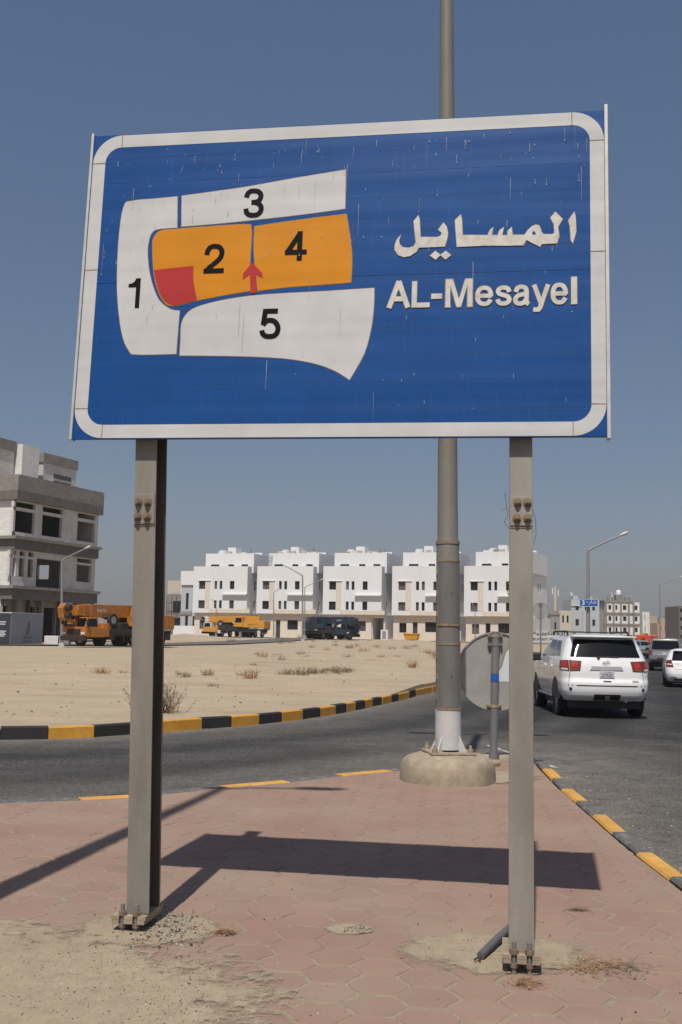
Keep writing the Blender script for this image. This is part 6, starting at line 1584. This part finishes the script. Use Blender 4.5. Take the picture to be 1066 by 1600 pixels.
    hd = MB(); hd.prism([Vector((x, -.3, z)) for x, z in ((5.55, 3.4), (6.3, 3.45), (6.65, 3.05), (6.5, 2.3), (6.15, 2.05), (5.6, 2.3))], (0, -1, 0), -.6); hd.build('boom_head', 'crane_white' if striped else boompaint, t)
    for z in (2.45, 3.05):
        MB().tube([(6.3, -.22, z), (6.3, .22, z)], .24, 16).build('sheave', 'crane_dark', t)
    if striped:
        for k in range(3): MB().prism([Vector((5.62 + k * .28 + dx, -.303, z)) for dx, z in ((0, 2.45), (.13, 2.35), (.30, 3.18), (.16, 3.2))], (0, -1, 0), -.606).build('stripe', 'crane_dark', t)
    MB().box(5.9, 6.25, -.18, .18, 1.75, 2.2).build('hook_block', boompaint, t, bevel=.04)
    MB().tube([(2.3, 0, 2.5), (-.6, 0, 1.8)], .16, 12).build('lift_cylinder', 'crane_dark', t)
    # spare wheel on the flank and grab rails
    sw_ = wheel(t, 0, 0, .55, .32, 1); sw_.matrix_basis = Matrix.Translation((2.3, sd * 1.1, 1.62)) @ Matrix.Rotation(R(90) * sd, 4, 'Z') @ Matrix.Translation((0, 0, 0))
    for x in (-4.8, -3.8, 2.6): MB().tube([(x, sd * 1.2, 1.4), (x, sd * 1.2, 2.2), (x + .8, sd * 1.2, 2.2), (x + .8, sd * 1.2, 1.4)], .03, 6).build('grab_rail', boompaint, t)
    MB().box(-.2, .9, -.8, .8, 1.4, 2.0).build('winch', 'crane_dark', t, bevel=.1)
    MB().lathe([(.12, 0), (.12, .16), (0, .2)], 10, Matrix.Translation((4.4, .6, 2.35))).build('beacon', 'lens_amber', t)
    MB().box(3.6, 3.9, -.15, .15, 3.2, 3.5).build('wind_gauge', 'crane_dark', t)
    if txt:
        text_on('print', 'crane_white', t, txt, (2.2 if sd < 0 else 3.5, sd * .492, 2.80), (-sd, 0, 0), (0, 0, 1), 1.15, .26, .02)
    return t
p = at_depth(187, 1008, 81.5)
make_crane('big orange mobile crane parked behind the sand plot, partly hidden by a sign post', (p.x, p.y, terrain(p.x, p.y) + .09), R(180 + 61), 'crane_orange', 'crane_orange', 'crane_orange', False, 'KATO', .90)
p = hloc(8.0, 9.5, .07); p = at_depth(368, 995, 166); z_ = terrain(p.x, p.y) + .07
make_crane('yellow mobile crane with a white striped boom head parked before the villas', (p.x, p.y, z_), R(180 - 22), 'crane_yellow', 'crane_yellow', 'crane_white', True, None, .93)
p = at_depth(516, 998, 156); z_ = terrain(p.x, p.y) + .07
make_crane('dark blue mobile crane parked before the villas', (p.x, p.y, z_), R(-52), 'crane_navy', 'crane_navy', 'crane_navy', False, 'KATO', .95, -1)

# ------------------------------------------------------------------ dry plants, rubble, pebbles
def dry_shrub(label, base, rad, h, n, mat, seed, group='dry shrubs on the sand plot'):
    rd = random.Random(seed); m_ = MB()
    for k in range(n):
        a = rd.uniform(0, 6.283); sp = abs(rd.gauss(0, .5)); L_ = h * rd.uniform(.5, 1.1)
        p = Vector((rd.gauss(0, rad * .3), rd.gauss(0, rad * .3), -.03)); d = Vector((math.cos(a) * sp, math.sin(a) * sp, 1)).normalized()
        pts = [p]; r0 = .006 + .004 * h
        for s in range(4):
            d = (d + Vector((rd.gauss(0, .28), rd.gauss(0, .28), rd.gauss(0, .10)))).normalized(); p = p + d * L_ / 4; pts.append(p)
            for q in range(3):
                e = (d + Vector((rd.gauss(0, .8), rd.gauss(0, .8), rd.gauss(.1, .4)))).normalized(); w = e.orthogonal().normalized() * r0 * .8; ll = L_ * rd.uniform(.08, .25)
                m_.add([p - w, p + w, p + e * ll], [(0, 1, 2)])
        m_.tube(pts, [r0, r0 * .8, r0 * .6, r0 * .5, r0 * .3], 3, False)
    o = m_.build('dry_shrub', mat, None); o.location = base; o.rotation_euler = (0, 0, rd.uniform(0, 6)); tag(o, label, 'shrub', group); return o
def pg(x, y):
    """ground point of the sand plot under a photo point"""
    z = .1
    for _ in range(12):
        p = gnd(x, y, z); D = math.hypot(p.x, p.y)
        if D > 300: p = at_depth(x, y, 140)
        z = lerp(z, terrain(p.x, p.y), .6)
    p = gnd(x, y, z); p.z = terrain(p.x, p.y); return p
dry_shrub('large dry twiggy shrub behind the steel sign post near the striped kerb', pg(238, 1113), .60, .62, 230, 'dry_stem', 1)
SH = [((160, 1052), .5, .22, 60, 'dry_orange', 'low orange dry shrub on the sand before the orange crane'), ((392, 1060), .4, .35, 50, 'dry_orange', 'small orange tuft at the left end of the long weed strip'), ((325, 1055), .35, .25, 40, 'dry_stem', None), ((645, 1043), .4, .35, 50, 'dry_orange', 'orange dry tuft beside the lamp shaft'), ((290, 1058), .4, .18, 40, 'dry_stem', None)]
rd = random.Random(77)
for k in range(13): SH.append(((440 + k * 9 + rd.uniform(-4, 4), 1055 - k * .5 + rd.uniform(-3, 3)), .4, rd.uniform(.14, .30), 40, 'dry_green' if k % 2 else 'dry_stem', None))
for k in range(14): SH.append(((rd.uniform(270, 470), rd.uniform(996, 1006)), .8, rd.uniform(.25, .6), 40, 'dry_stem', None))
for k in range(34): SH.append(((rd.uniform(400, 690), rd.uniform(1000, 1034)), .6, rd.uniform(.12, .4), 40, rd.choice(['dry_stem', 'dry_green', 'dry_orange']), None))
for k in range(6): SH.append(((rd.uniform(20, 560), rd.uniform(1030, 1075)), .3, rd.uniform(.08, .2), 30, 'dry_stem', None))
for k, ((x, y), r_, h, n, mt, lab) in enumerate(SH):
    dry_shrub(lab or 'small dry shrub scattered on the sand plot', pg(x, y), r_, h, n, mt, 200 + k)

def pebbles(name, n, sampler, smin, smax, seed, parent=None, dark=0.5):
    rd = random.Random(seed); m_ = MB(); tones = []
    for _ in range(n):
        x, y, z = sampler(rd); s = smin + (smax - smin) * rd.random() ** 3; th = rd.uniform(0, 6.28); tone = rd.random() ** (1.0 if rd.random() > dark else 2.4)
        vs = []
        for k in range(5):
            a = th + k * 1.257; rr = s * rd.uniform(.7, 1.2); vs.append((x + rr * math.cos(a), y + rr * math.sin(a), z - s * .2))
        o = [(vx + (x - vx) * .35, vy + (y - vy) * .35, z + s * rd.uniform(.5, .9)) for vx, vy, _z in vs]
        m_.add(vs + o, [(5, 6, 7, 8, 9)] + [(k, (k + 1) % 5, 5 + (k + 1) % 5, 5 + k) for k in range(5)]); tones += [tone] * 10
    o = m_.build(name, 'pebble', parent, kind='stuff')
    at = o.data.attributes.new('tone', 'FLOAT', 'POINT'); at.data.foreach_set('value', tones); return o
def samp_px(x0, x1, y0, y1, z=0.0, gauss=None):
    def f(rd):
        if gauss: x, y = rd.gauss(*gauss[0]), rd.gauss(*gauss[1])
        else: x, y = rd.uniform(x0, x1), rd.uniform(y0, y1)
        p = gnd(x, y); return p.x, p.y, z
    return f
pebbles('gravel', 2600, samp_px(-40, 330, 1470, 1640, .008), .0014, .006, 1, dark=.1)
pebbles('gravel', 900, samp_px(0, 0, 0, 0, .009, ((252, 34), (1450, 11))), .002, .011, 2, dark=.55)
pebbles('gravel', 500, samp_px(0, 0, 0, 0, .006, ((790, 60), (1490, 16))), .001, .005, 3)
pebbles('gravel', 120, samp_px(0, 0, 0, 0, .006, ((556, 13), (1453, 3))), .002, .006, 4, dark=.6)
pebbles('gravel', 700, samp_px(-20, 1090, 1225, 1620, .001), .0015, .006, 5)
def roadside(rd):
    k = rd.randrange(len(ISL_RIGHT) - 6); a, b = ISL_RIGHT[k], ISL_RIGHT[k + 1]; t = rd.random(); p = a.lerp(b, t); return p.x + abs(rd.gauss(0, .5)) + .02, p.y, ROADZ + .001
pebbles('gravel', 900, roadside, .003, .012, 6, dark=.2)
def plotside(rd):
    x = rd.uniform(-20, 670); ky = next((lerp(a[1], b[1], (x - a[0]) / (b[0] - a[0])) for a, b in zip(FAR_KERB_PX, FAR_KERB_PX[1:]) if a[0] <= x <= b[0]), 1156)
    y = rd.uniform(1025, ky - 26); p = pg(x, y); return p.x, p.y, p.z
rdx = random.Random(12)
pebbles('rubble_bits', 420, plotside, .006, .045, 7, dark=.0)
# stray stone at the far left
st_ = gnd(22, 1463); o = MB().lathe([(.03, -.01), (.055, .0), (.05, .022), (.02, .032), (0, .034)], 7, Matrix.Diagonal((1.3, .7, 1, 1))).build('loose_stone', 'rubble', None); o.location = st_; tag(o, 'brown broken stone lying on the blown sand', 'stone')

# flattened dry weeds on the pavers
def flat_weed(label, px, py, rx, ry, n, mats, seed, lean):
    rd = random.Random(seed); c = gnd(px, py); t = thing('dry_weed', label, 'weed', c)
    for i, (nm, mt) in enumerate(mats):
        m_ = MB()
        for k in range(n):
            u = rd.gauss(0, .5); x = (u + (lean if i else -lean) * .7) * rx; y = rd.gauss(0, .4) * ry
            L_ = rd.uniform(.015, .055); a = rd.gauss(0, .9); d = Vector((math.cos(a), math.sin(a), rd.uniform(-.1, .25))).normalized(); s = Vector((-d.y, d.x, 0)) * rd.uniform(.0015, .0035)
            p = Vector((x, y, rd.uniform(.003, .022))); m_.add([p - s, p + s, p + d * L_ + s * .3, p + d * L_ - s * .3], [(0, 1, 2, 3)])
        m_.build(nm, mt, t, kind='stuff')
flat_weed('flattened dry weed with orange tips on the red pavers near the sign post', 945, 1513, .17, .19, 190, (('stems', 'dry_green'), ('orange_tips', 'dry_orange')), 1, -.5)
flat_weed('small dry straw clump by the front edge of the sanded post foot', 820, 1538, .07, .09, 70, (('stems', 'dry_orange'), ('stalks', 'dry_stem')), 2, 0)
flat_weed('thin dry sprig on the pavers in line with the sign shadow end', 902, 1423, .09, .04, 40, (('stems', 'dry_green'), ('stalks', 'dry_stem')), 3, 0)
flat_weed('small straw tuft in the joint of the pavers right of the gravelly post foot', 347, 1459, .07, .05, 70, (('stems', 'dry_orange'), ('stalks', 'dry_stem')), 4, 0)

# broken concrete pieces at the foot of the round sign
for i, (x, y, w, d_, h, lab) in enumerate(((745, 1196, .30, .22, .09, 'flat broken concrete slab beside the foot of the round sign pole'), (790, 1190, .34, .18, .11, 'rough concrete lump between the round sign pole and the island kerb'))):
    p = gnd(x, y); m_ = MB().lathe([(1.0, -.02), (1.03, h * .5), (.92, h * .9), (.5, h), (0, h * 1.02)], 11, Matrix.Diagonal((w, d_, 1, 1)))
    m_.v = [tuple(Vector(v) + Vector(v).normalized() * noise.noise(Vector(v) * 7 + Vector((i, 0, 0))) * .03) for v in m_.v]
    o = m_.build('concrete_lump', 'plinth', None, smooth=30); o.location = p; tag(o, lab, 'rubble')

# ------------------------------------------------------------------ the dusty air
m, g, b_ = base_mat('air'); m.node_tree.nodes.remove(b_)
pv = g.n('VolumePrincipled'); pv.inputs['Color'].default_value = (0.68, 0.69, 0.73, 1); pv.inputs['Density'].default_value = 0.0003; pv.inputs['Anisotropy'].default_value = 0.0
g.l(pv.outputs[0], m.node_tree.nodes['Material Output'].inputs['Volume'])
MB().box(-6600, 6600, -6600, 9600, -1.6, 60).build('haze', 'air', None, kind='stuff')
